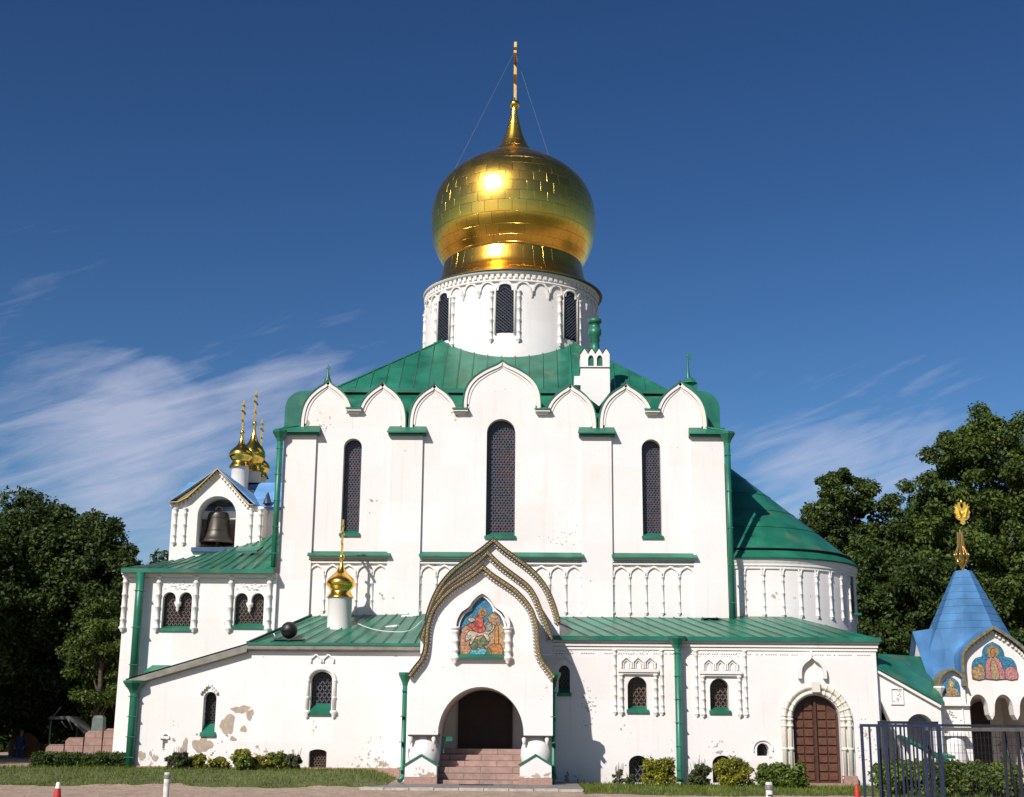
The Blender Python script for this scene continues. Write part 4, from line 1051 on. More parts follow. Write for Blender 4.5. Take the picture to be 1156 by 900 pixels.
window(an, ab, YW, .3, (.11, .025), False, M['lat'])
MB().plate(nt_, [], YW + .12, .05).build('niche_back', M['trim'], an)
x0, x1 = aw2[0][0], aw2[1][0]; zt_ = max(p[1] for p in aw2); z0 = aw2[0][1]
path = [(x1 + .1, z0), (x1 + .1, zt_ - .3)] + [((x0 + x1) / 2 + ((x1 - x0) / 2 + .1) * math.cos(t), zt_ - .3 + .40 * math.sin(t)) for t in [PI * i / 12 for i in range(1, 12)]] + [(x0 - .1, zt_ - .3), (x0 - .1, z0)]
MB().tube([(a, YW - .02, b) for a, b in path], .065, 8).build('window_frame', M['trim'], o2)
mb = MB()
for xx in (x0 - .1, x1 + .1):
    mb.lathe(xx, YW - .04, [(.001, z0 - .26), (.08, z0 - .16), (.06, z0 - .12), (.14, z0 - .04), (.13, z0 + .03), (.06, z0 + .05)], 8)
    for zz in (z0 + .5, z0 + 1.1): mb.lathe(xx, YW - .02, [(.06, zz - .05), (.09, zz), (.06, zz + .05)], 8)
mb.build('frame_corbels', M['trim'], o2)
for cx in (X(357, 742, YW), X(371, 742, YW)):
    zz = Z(360, 748, YW); MB().ribbon([(cx + .16, zz), (cx + .16, zz + .12), (cx, zz + .26), (cx - .16, zz + .12), (cx - .16, zz)], .05, YW - .07, YW - .003).build('little_hood', M['trim'], an)
# stepped hood over the lancet
cx = X(236, 780, YW); zz = Z(236, 783, YW); mb = MB()
for i in range(4):
    mb.box(cx - .1 - i * .075, cx - .02 - i * .075, YW - .10, YW - .003, zz + .24 - i * .08, zz + .32 - i * .08).box(cx + .02 + i * .075, cx + .1 + i * .075, YW - .10, YW - .003, zz + .24 - i * .08, zz + .32 - i * .08)
mb.build('stepped_hood', M['trim'], an)
MB().box(X(181, 832, YW), X(191.5, 832, YW), YW - .06, YW - .003, Z(186, 834, YW), Z(186, 831, YW)).build('niche_shelf', M['trim'], an)
# annex roof
zE = Z(400, 727, YW - .3); zC = Z(143, 766.5, YW - .3); YE = YW - .24
A_ = (xa1, YE, zE); B_ = (X(279, 727, YE), YE, zE); C_ = (X(142, 766, YE), YE, zC)
A2 = (xa1, YN - .13, Z(440, 693, YN)); B2 = (X(352, 696, YN), YN - .13, Z(352, 696, YN)); B3 = (X(352, 696, YN), YN - .13, Z(352, 696, YN)); C2 = (C_[0], YL - .02, zC + .05)
mid2 = (X(292, 726, YL), YL - .02, Z(292, 727, YL))
mb = MB().slab([A_, B_, B2, A2], .05)
mb.slab([B_, C_, C2, mid2], .05).slab([B_, mid2, B2], .05)
ro2 = mb.build('annex_roof', M['green'], cath)
mb = MB()
d = Vector(B_) - Vector(C_)
mb.add([C_, B_, (B_[0], YE, zE - .30), (C_[0], YE, zC - .26), (C_[0], YE + .05, zC), (B_[0], YE + .05, zE), (B_[0], YE + .22, zE - .34), (C_[0], YE + .22, zC - .30)], [(0, 1, 2, 3), (3, 2, 6, 7), (0, 4, 5, 1), (4, 7, 6, 5)])
mb.add([B_, A_, (A_[0], YE, zE - .2), (B_[0], YE, zE - .2), (B_[0], YE + .22, zE - .27), (A_[0], YE + .22, zE - .27), (B_[0], YE + .22, zE - .02), (A_[0], YE + .22, zE - .02)], [(0, 1, 2, 3), (3, 2, 5, 4), (4, 5, 7, 6)])
mb.build('eave_board', M['eave'], ro2)
mb = MB()
mb.box(B_[0], A_[0], YE - .03, YE - .002, zE - .06, zE + .04)
for k in range(11):
    u = (k + .6) / 11; a = Vector(B_).lerp(Vector(A_), u); b = Vector(B2).lerp(Vector(A2), min(1, u + .0)); a = a + Vector((-.15, 0, .03)); b = b + Vector((.1, 0, .03))
    mb.tube([a, b], .019, 4, False)
mb.build('roof_seams', M['greenp'], ro2)
mb = MB().tube([Vector(B_) + Vector((0, 0, .03)), Vector(B2) + Vector((0, 0, .04))], .05, 5).build('roof_hip', M['latb'], ro2)
rr = random.Random(12); mb = MB(); k = X(282, 738, YW)
while k < xa1 - .6:
    if rr.random() < .75: mb.box(k, k + .05, YW - .03, YW - .002, zB - .16, zB - .11)
    k += .09
mb.build('dentils', M['trim'], an)
MB().slab([(X(166, 757, YL), YL - .5, Z(166, 759, YL)), (X(192, 754, YL), YL - .5, Z(192, 757, YL)), (X(192, 754, YL), YL - .02, Z(192, 754, YL) + .1), (X(172, 754, YL), YL - .02, Z(172, 754, YL) + .1)], .05).build('roof_hatch', M['greenp'], ro2)
# corner gutter head and pipe of the annex
g0 = at(151, 770, YE - .05)
pipe(cath, [(g0.x, YE + .1, g0.z - .15), (g0.x + .02, YE + .1, g0.z - .4), (g0.x + .02, YE + .1, .45)], .155, hooks=4)
# missing plaster patches
def patch(px, py, w, h, seed, n=26, Yq=YW):
    rr = random.Random(seed); c = P(px, py, Yq); s_ = Yq / FPX; pts = []
    ph = [rr.uniform(0, 6.28) for _ in range(5)]
    for i in range(n):
        t = 2 * PI * i / n; k = 1 + .16 * math.sin(2 * t + ph[0]) + .13 * math.sin(3 * t + ph[1]) + .07 * math.sin(7 * t + ph[2]) + rr.uniform(-.07, .07)
        pts.append((c[0] + w / 2 * s_ * k * math.cos(t), c[1] + h / 2 * s_ * k * math.sin(t)))
    return pts
mb = MB()
for i, (a, b, w, h) in enumerate(((257, 818, 17, 19), (272, 801, 18, 9), (282, 807, 8, 11), (275, 823, 6, 8), (228, 842, 20, 15), (230, 836, 9, 8), (209, 842, 6, 15), (160, 853, 7, 11), (175, 856, 6, 7), (263, 834, 7, 5), (205, 847, 4, 5), (170, 851, 3, 6), (290, 843, 3, 3), (277, 850, 5, 3), (222, 829, 2, 2), (240, 850, 2, 2), (196, 835, 3, 4), (256, 830, 3, 2), (300, 848, 4, 2))):
    MB().plate(patch(a, b, w, h, i), [], YW - .006 - .0009 * i, .006).build('bare_plaster_patch', M['bare'], an)
mb = MB(); rr = random.Random(5)
for i in range(34): mb.plate(patch(rr.gauss(664, 4), rr.gauss(797, 9), rr.uniform(1, 2.6), rr.uniform(.8, 2), i, 9), [], YW - .005 - .0002 * i, .005)
for i in range(30): mb.plate(patch(rr.gauss(976, 5), rr.uniform(812, 868), rr.uniform(1, 3.5), rr.uniform(.6, 1.6), i, 9), [], YW - .005 - .0002 * i, .005)
for i in range(60): mb.plate(patch(rr.uniform(165, 335), 868 - abs(rr.gauss(0, 11)), rr.uniform(1, 2.6), rr.uniform(.8, 2), i, 9), [], YW - .005 - .0002 * i, .005)
mb.build('chipped_plaster', M['bare'], cath)
mb = MB()
for i in range(26): mb.plate(patch(rr.gauss(363, 8), rr.gauss(478, 8) , rr.uniform(.8, 2.4), rr.uniform(.6, 1.6), i, 8, YN), [], YN - .005 - .0003 * i, .005)
mb.plate(patch(346.5, 478, 7, 8, 77, 20, YN), [], YN - .006, .006)
for i in range(22): mb.plate(patch(rr.gauss(640, 12), rr.gauss(610, 8) , rr.uniform(.8, 2.0), rr.uniform(.6, 1.2), i, 8, YN), [], YN - .005 - .0003 * i, .005)
mb.build('chipped_plaster', M['bare'], cath)
# granite footing strips
mb = MB().box(xa0 - .02, XPORCH0 - .3, YW - .06, YW - .003, BASE, .50); mb.build('plinth', M['granitep'], an)

# ---- porch
def porch():
    cx = X(543.5, 765, YP); K = YP / FPX * 1.0
    def hw(px): return px * (X(600, 765, YP) - X(500, 765, YP)) / 100
    prof_f = [(82.5, 763.5), (75, 753), (69, 745), (65.5, 735), (64.2, 722), (63.6, 711), (61.5, 700), (57.5, 689), (50, 678), (38, 666), (24, 656.5), (11, 648), (0, 638.5)]
    half = smooth([(cx + hw(a), Z(545, b, YP)) for a, b in prof_f], 4)
    full = half + [(2 * cx - x, z) for x, z in half[-2::-1]]
    xb0, xb1 = cx - hw(81), cx + hw(80.5)
    zb = Z(545, 830, YP); zfoot = Z(545, 764, YP)
    op = arch_poly(cx - hw(48), cx + hw(48), zb, Z(545, 775.5, YP), Z(545, 775.5, YP) - zb - .02, 24)
    # drop the base edge of the opening so that it runs out of the bottom
    arcp = op[2:]
    outer = [(xb0, zb)] + [(arcp[-1][0], zb)] + arcp[::-1][1:-1] + [(arcp[0][0], zb), (xb1, zb), (xb1, zfoot + .1)]
    wallp = [p for p in full if p[1] > zfoot + .12]
    por = MB().plate(outer + wallp + [(xb0, zfoot + .1)], [], YP, 3.6).build('porch', M['wall'], cath)
    # side walls under it
    mb = MB().box(xb0, cx - hw(48), YP + 1.0, YP + 3.6, 0, zb - .002).box(cx + hw(48), xb1, YP + 1.0, YP + 3.6, 0, zb - .002)
    mb.box(xb0, xb1, YP + 3.601, YP + 3.9, 0, Z(545, 760, YP)); mb.build('porch_side_walls', M['wall'], por)
    YDo = YP + 3.6
    d0, d1 = X(517.5, 810, YDo), X(578.5, 810, YDo)
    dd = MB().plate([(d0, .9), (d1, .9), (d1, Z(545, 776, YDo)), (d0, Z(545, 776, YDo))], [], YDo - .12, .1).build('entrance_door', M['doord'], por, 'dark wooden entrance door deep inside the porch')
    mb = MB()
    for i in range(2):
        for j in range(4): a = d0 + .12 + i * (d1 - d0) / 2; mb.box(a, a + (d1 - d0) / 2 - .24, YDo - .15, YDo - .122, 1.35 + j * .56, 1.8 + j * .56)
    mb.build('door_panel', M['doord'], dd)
    # front keel band: dark glazed edge plus pale twisted rope below
    def band(full, y0, wd, front_gold=True, parent=por):
        g = MB().ribbon(full, .02, y0 - .24, y0 + .05, w2=wd).build('glazed_arch', M['glaze'], parent)
        MB().ribbon(full, .035, y0 - .26, y0 + .9).build('arch_coping', M['latb'], g)
        rope = MB(); inn = [(p[0] * 1.0, p[1]) for p in full]
        # beads along the path
        L_ = 0; step = .115; last = Vector(full[0]); acc = 0; beads = MB()
        for i in range(1, len(full)):
            a = Vector(full[i - 1]); b = Vector(full[i]); seg = (b - a).length
            if seg < 1e-6: continue
            t = (b - a) / seg; nn = Vector((-t.y, t.x))
            while acc < seg:
                p = a + t * acc
                q = p + nn * (wd + .055); 
                rope.add([(q.x + nn.x * .05 + t.x * .05, y0 - .10, q.y + nn.y * .05 + t.y * .05), (q.x - nn.x * .05 + t.x * .015, y0 - .10, q.y - nn.y * .05 + t.y * .015), (q.x - nn.x * .05 - t.x * .05, y0 - .003, q.y - nn.y * .05 - t.y * .05), (q.x + nn.x * .05 - t.x * .015, y0 - .003, q.y + nn.y * .05 - t.y * .015), (q.x, y0 - .15, q.y)], [(0, 1, 4), (1, 2, 4), (2, 3, 4), (3, 0, 4)])
                q = p + nn * (wd * .5)
                beads.lathe(q.x, y0 - .245, [(.001, q.y - .028), (.028, q.y), (.001, q.y + .028)], 5)
                acc += step
            acc -= seg
        rope.build('rope_moulding', M['trim'], g); beads.build('gold_beads', M['goldo'], g)
        return g
    band(full, YP, .10)
    def back_arch(pr, cpx, Y0, yfoot, name):
        c = X(cpx, 690, Y0); sc = (X(600, 690, Y0) - X(500, 690, Y0)) / 100
        h = smooth([(c + a * sc, Z(cpx, b, Y0)) for a, b in pr], 4); f_ = h + [(2 * c - x, z) for x, z in h[-2::-1]]
        o = MB().plate([(f_[-1][0], f_[0][1] - .5)] + [(f_[0][0], f_[0][1] - .5)] + f_, [], Y0, .5 if name == 'mid' else YN - Y0 - .05)
        o = o.build('porch_gable', M['wall'], por); band(f_, Y0, .095, parent=por)
        MB().ribbon(f_, .03, Y0 + .9, YN - .02 if name != 'mid' else Y0 + 1.4).build('porch_roof', M['green'], por)
        return f_
    back_arch([(74, 722), (70.5, 710), (66, 698), (61, 686), (56, 674), (47, 661), (30, 648), (14, 636), (0, 622.5)], 549.5, YP + 1.15, 722, 'mid')
    back_arch([(75.5, 702), (73.5, 693), (69, 679), (62, 664), (52, 650.5), (41, 640), (26, 629), (11.5, 618.5), (0, 608.5)], 556, YP + 2.7, 700, 'rear')
    # fill volume behind
    MB().box(xb0 + .1, xb1 - .1, YP + 3.9, YN - .2, Z(545, 840, YP), Z(545, 735, YP)).build('porch_core', M['wall'], por)
    # columns
    for s_, pc in ((-1, 478.5), (1, 605.5)):
        c = X(pc, 845, YP + .45); yc = YP + .5; hwid = .50; 
        zz0 = .0; H = zb - .0
        prf = [(.44, 0), (.44, .25), (.40, .4), (.50, .75), (.54, 1.0), (.53, 1.2), (.47, 1.42), (.40, H - .1), (.38, H - .02)]
        col_ = MB().lathe(c, yc, prf, 24).build('column', M['wall'], por)
        MB().box(c - .52, c + .52, YP - .05, YP + .95, zb - .05, zb - .002).build('abacus', M['latb'], col_)
        mb = MB()
        for q in (-.42, .36): mb.lathe(c + q, YP + .02, [(.001, zb - .34), (.05, zb - .26), (.08, zb - .12), (.05, zb - .05)], 8)
        mb.build('corner_corbel', M['trim'], col_)
        pb = 475 if s_ < 0 else 604.7; c2 = X(pb, 870, YP - .35); w_ = .53; zt2 = Z(pb, 853.5, YP - .35); ze2 = Z(pb, 864.5, YP - .35); Yb = YP - .4
        MB().plate([(c2 - w_, .30), (c2 + w_, .30), (c2 + w_, ze2), (c2, zt2), (c2 - w_, ze2)], [], Yb, .72).build('column_base', M['wall'], col_)
        MB().ribbon([(c2 + w_ + .04, ze2 - .02), (c2, zt2 + .01), (c2 - w_ - .04, ze2 - .02)], .05, Yb - .05, Yb + .74).build('base_coping', M['greenp'], col_)
        MB().box(c2 - w_ - .02, c2 + w_ + .02, Yb - .03, Yb + .74, 0, .298).build('base_plinth', M['granitep'], col_)
        mb = MB(); rr = random.Random(3 + s_)
        def pt(px_, py_, w, h, sd_): return patch(px_, py_, w, h, sd_, 16, Yb)
        for i in range(7): mb.plate(pt(pb + rr.uniform(-2, 15) * (1 if s_ > 0 else .7) , 877 + rr.uniform(-3, 2), rr.uniform(2, 7), rr.uniform(1.2, 3.2), i), [], Yb - .006 - .001 * i, .006)
        mb.build('chipped_plaster', M['bare'], col_)
    # steps
    x0, x1 = cx - hw(48) + .01, cx + hw(48) - .01
    n = 6; st = MB(); ztop = Z(545, 845.5, YP + 2.1); tr = .36; ys = YP - .05
    for i in range(n): st.box(x0, x1, ys + i * tr, YP + 3.47, (ztop / n) * i + (.076 if i == 0 else .0), (ztop / n) * (i + 1))
    st.build('granite_steps', M['granite'], por)
    MB().box(X(519, 886, 46.0), X(557, 886, 46.0), 45.7, 46.1, .076, .10).build('boot_scraper', M['latb'], por)
    # downpipes of the porch
    for px, o_ in ((457.5, -.0), (625.5, .0)):
        q = at(px, 766, YP + .2); pipe(por, [(q.x, q.y, q.z), (q.x, q.y, .5), (q.x + .02, q.y - .1, .3), (q.x - .08, q.y - .3, .15)], .085, hooks=4)
    q = at(500, 835, YP + .4); MB().box(q.x - .05, q.x + .32, q.y, q.y + .12, q.z - .05, q.z + .1).box(q.x - .05, q.x + .05, q.y, q.y + .1, q.z - .45, q.z - .05).build('lamp_bracket', M['greenp'], por)
    # ---- mosaic
    mc = X(544, 710, YP); s_ = (X(600, 700, YP) - X(500, 700, YP)) / 100
    def T(px, py): return (mc + (px - 544.5) * s_, Z(544.5, py, YP))
    frame_half = [(25, 740), (25, 706), (23, 699), (18.5, 693), (11.5, 690), (10.5, 684), (7, 678.5), (3, 675), (0, 673.5)]
    fh = [(mc + a * s_, Z(544.5, b, YP)) for a, b in frame_half]; ff = fh + [(2 * mc - x, z) for x, z in fh[-2::-1]]
    mo = MB().plate(ff, [], YP - .03, .028).build('mosaic', MOS['sky'], por, 'trefoil mosaic of a rider on a white horse above the entrance')
    big_half = smooth([(mc + a * s_, Z(544.5, b, YP)) for a, b in [(31.5, 708), (30, 699), (25, 690), (17, 684), (13, 678), (6, 671), (0, 668)]], 3)
    bf = big_half + [(2 * mc - x, z) for x, z in big_half[-2::-1]]
    MB().ribbon(bf, 0.02, YP - .24, YP - .003, w2=.09).ribbon([((x - mc) * .88 + mc, z - .11) for x, z in bf], 0, YP - .13, YP - .003, w2=.07).build('mosaic_frame', M['trim'], mo)
    zc0, zc1 = Z(544, 741, YP), Z(544, 708, YP)
    for q in (-1, 1): colonnette(MB(), mc + q * 29.5 * s_, zc0, zc1, YP - .08, .105, 3).build('colonnette', M['trim'], mo)
    MB().slab([(mc - .86, YP - .2, zc0 - .03), (mc + .86, YP - .2, zc0 - .03), (mc + .82, YP - .003, zc0 + .1), (mc - .82, YP - .003, zc0 + .1)], .05).build('sill', M['greenp'], mo)
    def shape(pts, key, lay, sm=2):
        p = smooth([T(*q) for q in pts] + [T(*pts[0])], sm)[:-1]
        MB().plate(p, [], YP - .032 - .002 * lay, .0018).build('mosaic_shape', MOS[key], mo)
        if key not in ('ochre', 'halo'): MB().ribbon(p, .010, YP - .0335 - .002 * lay, YP - .032 - .002 * lay, closed=True, w2=.012).build('mosaic_outline', MOS['dark'], mo)
    shape([(521, 712), (527, 707), (538, 709), (548, 703), (560, 700), (568, 706), (568.5, 739), (521, 739)], 'ochre', 1)
    shape([(521, 711), (529, 705), (534, 712), (531, 722), (534, 732), (530, 739), (520.7, 739)], 'brown', 2)
    shape([(531, 739), (533, 733), (540, 734), (546, 731), (553, 734), (556, 739)], 'water', 3)
    shape([(530, 728), (534, 721), (541, 723), (547, 719), (553, 722), (551, 728), (546, 729), (550, 733), (541, 731), (535, 734)], 'dragon', 4)
    shape([(526, 719), (531, 712), (539, 714), (549, 711), (555, 705), (559, 707), (556, 713), (552, 717), (554, 724), (550, 723), (547, 718), (538, 719), (535, 725), (531, 728), (532, 721), (527, 725)], 'horse', 5)
    shape([(528, 706), (534, 703), (538, 708), (543, 702), (547, 706), (548, 713), (541, 715), (533, 710)], 'red', 6)
    shape([(537, 703), (538, 696), (543, 695), (546, 700), (545, 708), (540, 709)], 'red', 7)
    shape([(532, 703), (528, 699), (534, 697), (537, 701)], 'horse', 6)
    shape([(540.5, 692), (542, 688), (546, 687), (549.5, 690), (549, 695), (545, 697), (541.5, 696)], 'halo', 8)
    shape([(543.5, 691.5), (545.5, 690), (547, 692), (546, 695), (544, 694.5)], 'brown', 9)
    shape([(550, 697), (556, 692), (563, 696), (566, 703), (560, 707), (553, 702)], 'ochre2', 3)
    shape([(548, 706), (552, 702), (556, 706), (555, 711), (550, 713)], 'dragon2', 6)
    shape([(559, 727), (559.5, 708), (561, 704), (563, 708), (563.5, 727)], 'orange', 7, 1)
    shape([(552, 731), (558, 726), (566, 728), (568, 739), (551, 739)], 'orange2', 5)
    shape([(549, 738), (552, 731), (555, 734), (556, 739)], 'dragon', 6)
def mosmat(name, col, col2=None):
    mt, nt, N, L, b = new_mat(name)
    g = N.new('ShaderNodeNewGeometry'); v = N.new('ShaderNodeTexVoronoi'); v.inputs['Scale'].default_value = 26; L.new(g.outputs['Position'], v.inputs[0])
    n = N.new('ShaderNodeTexNoise'); n.inputs['Scale'].default_value = 13; n.inputs['Detail'].default_value = 5; L.new(g.outputs['Position'], n.inputs[0])
    bw = N.new('ShaderNodeRGBToBW'); L.new(v.outputs['Color'], bw.inputs[0])
    mr = N.new('ShaderNodeMapRange'); L.new(bw.outputs[0], mr.inputs[0]); mr.inputs[3].default_value = .45; mr.inputs[4].default_value = 1.5
    r = N.new('ShaderNodeValToRGB'); r.color_ramp.elements[0].position = .46; r.color_ramp.elements[1].position = .56
    r.color_ramp.elements[0].color = tuple(col) + (1,); r.color_ramp.elements[1].color = tuple(col2 or [c * .7 for c in col]) + (1,); L.new(n.outputs[0], r.inputs[0])
    x = N.new('ShaderNodeMixRGB'); x.blend_type = 'MULTIPLY'; x.inputs[0].default_value = 1; L.new(r.outputs[0], x.inputs[1]); L.new(mr.outputs[0], x.inputs[2])
    L.new(x.outputs[0], b.inputs['Base Color']); b.inputs['Roughness'].default_value = .4; return mt
MOS = dict(sky=mosmat('mosaic_blue', (.045, .19, .30)), ochre=mosmat('mosaic_ochre', (.36, .21, .09), (.30, .26, .17)), brown=mosmat('mosaic_brown', (.33, .12, .06), (.38, .24, .14)), water=mosmat('mosaic_water', (.05, .25, .34), (.2, .38, .40)),
           dragon=mosmat('mosaic_green', (.07, .10, .045), (.15, .16, .08)), dragon2=mosmat('mosaic_grey', (.30, .30, .25), (.16, .17, .14)), horse=mosmat('mosaic_white', (.48, .43, .34), (.30, .25, .18)), red=mosmat('mosaic_red', (.40, .035, .025), (.45, .12, .08)), halo=mosmat('mosaic_gold', (.36, .20, .05)),
           ochre2=mosmat('mosaic_sand', (.36, .25, .13), (.25, .14, .07)), orange=mosmat('mosaic_orange', (.50, .17, .03), (.45, .24, .07)), orange2=mosmat('mosaic_amber', (.45, .15, .04), (.35, .20, .08)), pink=mosmat('mosaic_pink', (.45, .14, .17), (.36, .22, .18)), skin=mosmat('mosaic_flesh', (.40, .21, .12)), dark=mosmat('mosaic_dark', (.07, .045, .035)), grn=mosmat('mosaic_teal', (.10, .20, .17), (.22, .26, .18)))
porch()
# small gilded cupola on the annex roof
cw = at(384, 690, 52.0)
def onion(name, cx, cy, z0, r, neck_h, parent, dome_h, ch, neck_r=None, n=28, faceted=False):
    nr = neck_r or r * .78
    nk = MB().lathe(cx, cy, [(nr, z0), (nr, z0 + neck_h), (nr * 1.06, z0 + neck_h + .03), (.01, z0 + neck_h + .05)], n).build('neck', M['trim'], parent)
    z = z0 + neck_h; h = dome_h
    pr = [(r * .95, z), (r * .9, z + h * .04), (r * .70, z + h * .16), (r * .82, z + h * .24), (r * .97, z + h * .31), (r, z + h * .38), (r * .92, z + h * .46), (r * .68, z + h * .55), (r * .42, z + h * .64), (r * .24, z + h * .75), (r * .13, z + h * .88), (r * .09, z + h)]
    if not faceted: pr = smooth(pr, 3)
    d_ = MB().lathe(cx, cy, pr, 8 if faceted else n, smooth=not faceted).build('onion_dome', M['gold'], nk)
    zb = z + h
    mb = MB().lathe(cx, cy, [(r * .08, zb - .03), (r * .2, zb + r * .06), (r * .2, zb + r * .2), (r * .06, zb + r * .32), (.001, zb + r * .34)], 10)
    if faceted:   # crosses seen a little from the side
        pass
    cross(mb, cx, cy, zb + r * .2, ch, ch * .30, .035)
    mb.build('cross', M['gold'], nk)
    return nk
zc = Z(382, 706, 52.0)
cup = onion('cupola', X(383.5, 690, 52.0), 52.0, zc - .3, .56, Z(383, 675, 52) - zc + .3, cath, Z(387, 631, 52) - Z(383, 675, 52), Z(388, 590, 52) - Z(387, 631, 52), .46)
cup.name = 'cupola'
# cable on the roof
cb = [at(404, 706, 51.9), at(420, 712, 51.2), at(440, 715, 50.9), at(462, 714, 51.0), at(477, 702, 52.2)]
MB().tube([p + Vector((0, 0, .06)) for p in smooth([tuple(c) for c in cb], 5) and [Vector(q) for q in smooth([tuple(c) for c in cb], 5)]], .016, 5).build('roof_cable', M['white'], cath)

# ---- right link wall to the gatehouse
def link_wall():
    Y = YW + .25; xe0 = xr1 + .003; xe1 = X(1062, 800, Y)
    z0 = Z(992, 753, Y); z1 = Z(1060, 793, Y)
    dpoly = arch_poly(X(1025.5, 850, Y), X(1056, 850, Y), BASE, Z(1040, 806, Y), None)
    tri = [(X(995, 850, Y), BASE), (X(1021, 850, Y), BASE), (X(1020, 845, Y), Z(1020, 845, Y)), (X(1008, 820, Y), Z(1008, 820, Y)), (X(994.5, 791, Y), Z(994.5, 791, Y))]
    lk = MB().plate([(xe0, BASE - .1), (xe1, BASE - .1), (xe1, z1), (xe0, z0)], [[(a, max(b, BASE + .0)) for a, b in dpoly], tri], Y, .5).build('link_wall', M['wall'], cath)
    MB().box(xe0, xe1, Y + 2.6, Y + 2.9, BASE, z1 - .6).build('link_back_wall', M['wall'], lk)
    MB().slab([(xe0, Y - .2, z0 + .02), (xe1 + .1, Y - .2, z1 - .02), (X(1039, 741, Y + 2.5), Y + 2.5, Z(1039, 741, Y + 2.5)), (X(992, 738, Y + 2.5), Y + 2.5, Z(992, 738, Y + 2.5))], .08).build('link_roof', M['green'], lk)
    mb = MB(); d = Vector((xe1 - xe0, z1 - z0)); 
    mb.ribbon([(xe0, z0 - .08), (xe1, z1 - .12)], .09, Y - .14, Y - .003)
    for i in range(24):
        t = (i + .5) / 24; p = (xe0 + d.x * t, z0 + d.y * t - .24); mb.box(p[0], p[0] + .05, Y - .06, Y - .003, p[1], p[1] + .09)
    mb.build('cornice', M['trim'], lk)
    a, b = P(1007, 785, Y); mb = MB()
    x0, x1, zz0, zz1 = X(1006.5, 785, Y), X(1018, 785, Y), Z(1012, 794, Y), Z(1012, 778, Y)
    mb.ribbon([(x0, zz0), (x1, zz0), (x1, zz1), (x0, zz1)], .05, Y - .05, Y - .003, closed=True)
    rr = random.Random(2)
    for i in range(10): u = x0 + rr.uniform(.03, .3); v = zz0 + rr.uniform(.03, .45); mb.box(u, u + .04, Y - .04, Y - .003, v, v + .05)
    mb.build('relief_panel', M['trim'], lk)
    # stair cover
    mb = MB().slab([(X(1020, 832, Y - .8), Y - .9, Z(1020, 831, Y)), (X(1062, 855, Y - .8), Y - .9, Z(1062, 852, Y)), (X(1062, 855, Y - .8), Y + .1, Z(1062, 850, Y)), (X(1020, 832, Y - .8), Y + .1, Z(1020, 829, Y))], .12)
    mb.slab([(X(1055, 853, Y - .8), Y - .95, Z(1060, 852, Y)), (X(1077, 853, Y - .8), Y - .95, Z(1060, 853, Y)), (X(1077, 853, Y - .8), Y + .1, Z(1060, 850, Y)), (X(1055, 853, Y - .8), Y + .1, Z(1060, 850, Y))], .1)
    mb.box(X(1064, 860, Y - .9), X(1067, 860, Y - .9), Y - .9, Y - .82, BASE, Z(1060, 856, Y))
    mb.build('stair_canopy', M['greenp'], lk)
    mb = MB().slab([(X(1022, 850, Y), Y - .8, Z(1022, 840, Y)), (X(1058, 850, Y), Y - .8, Z(1058, 862, Y)), (X(1058, 850, Y), Y - .8, BASE), (X(1022, 850, Y), Y - .8, BASE)], .2, (0, 1, 0)); mb.build('stair_parapet', M['wall'], lk)
link_wall()

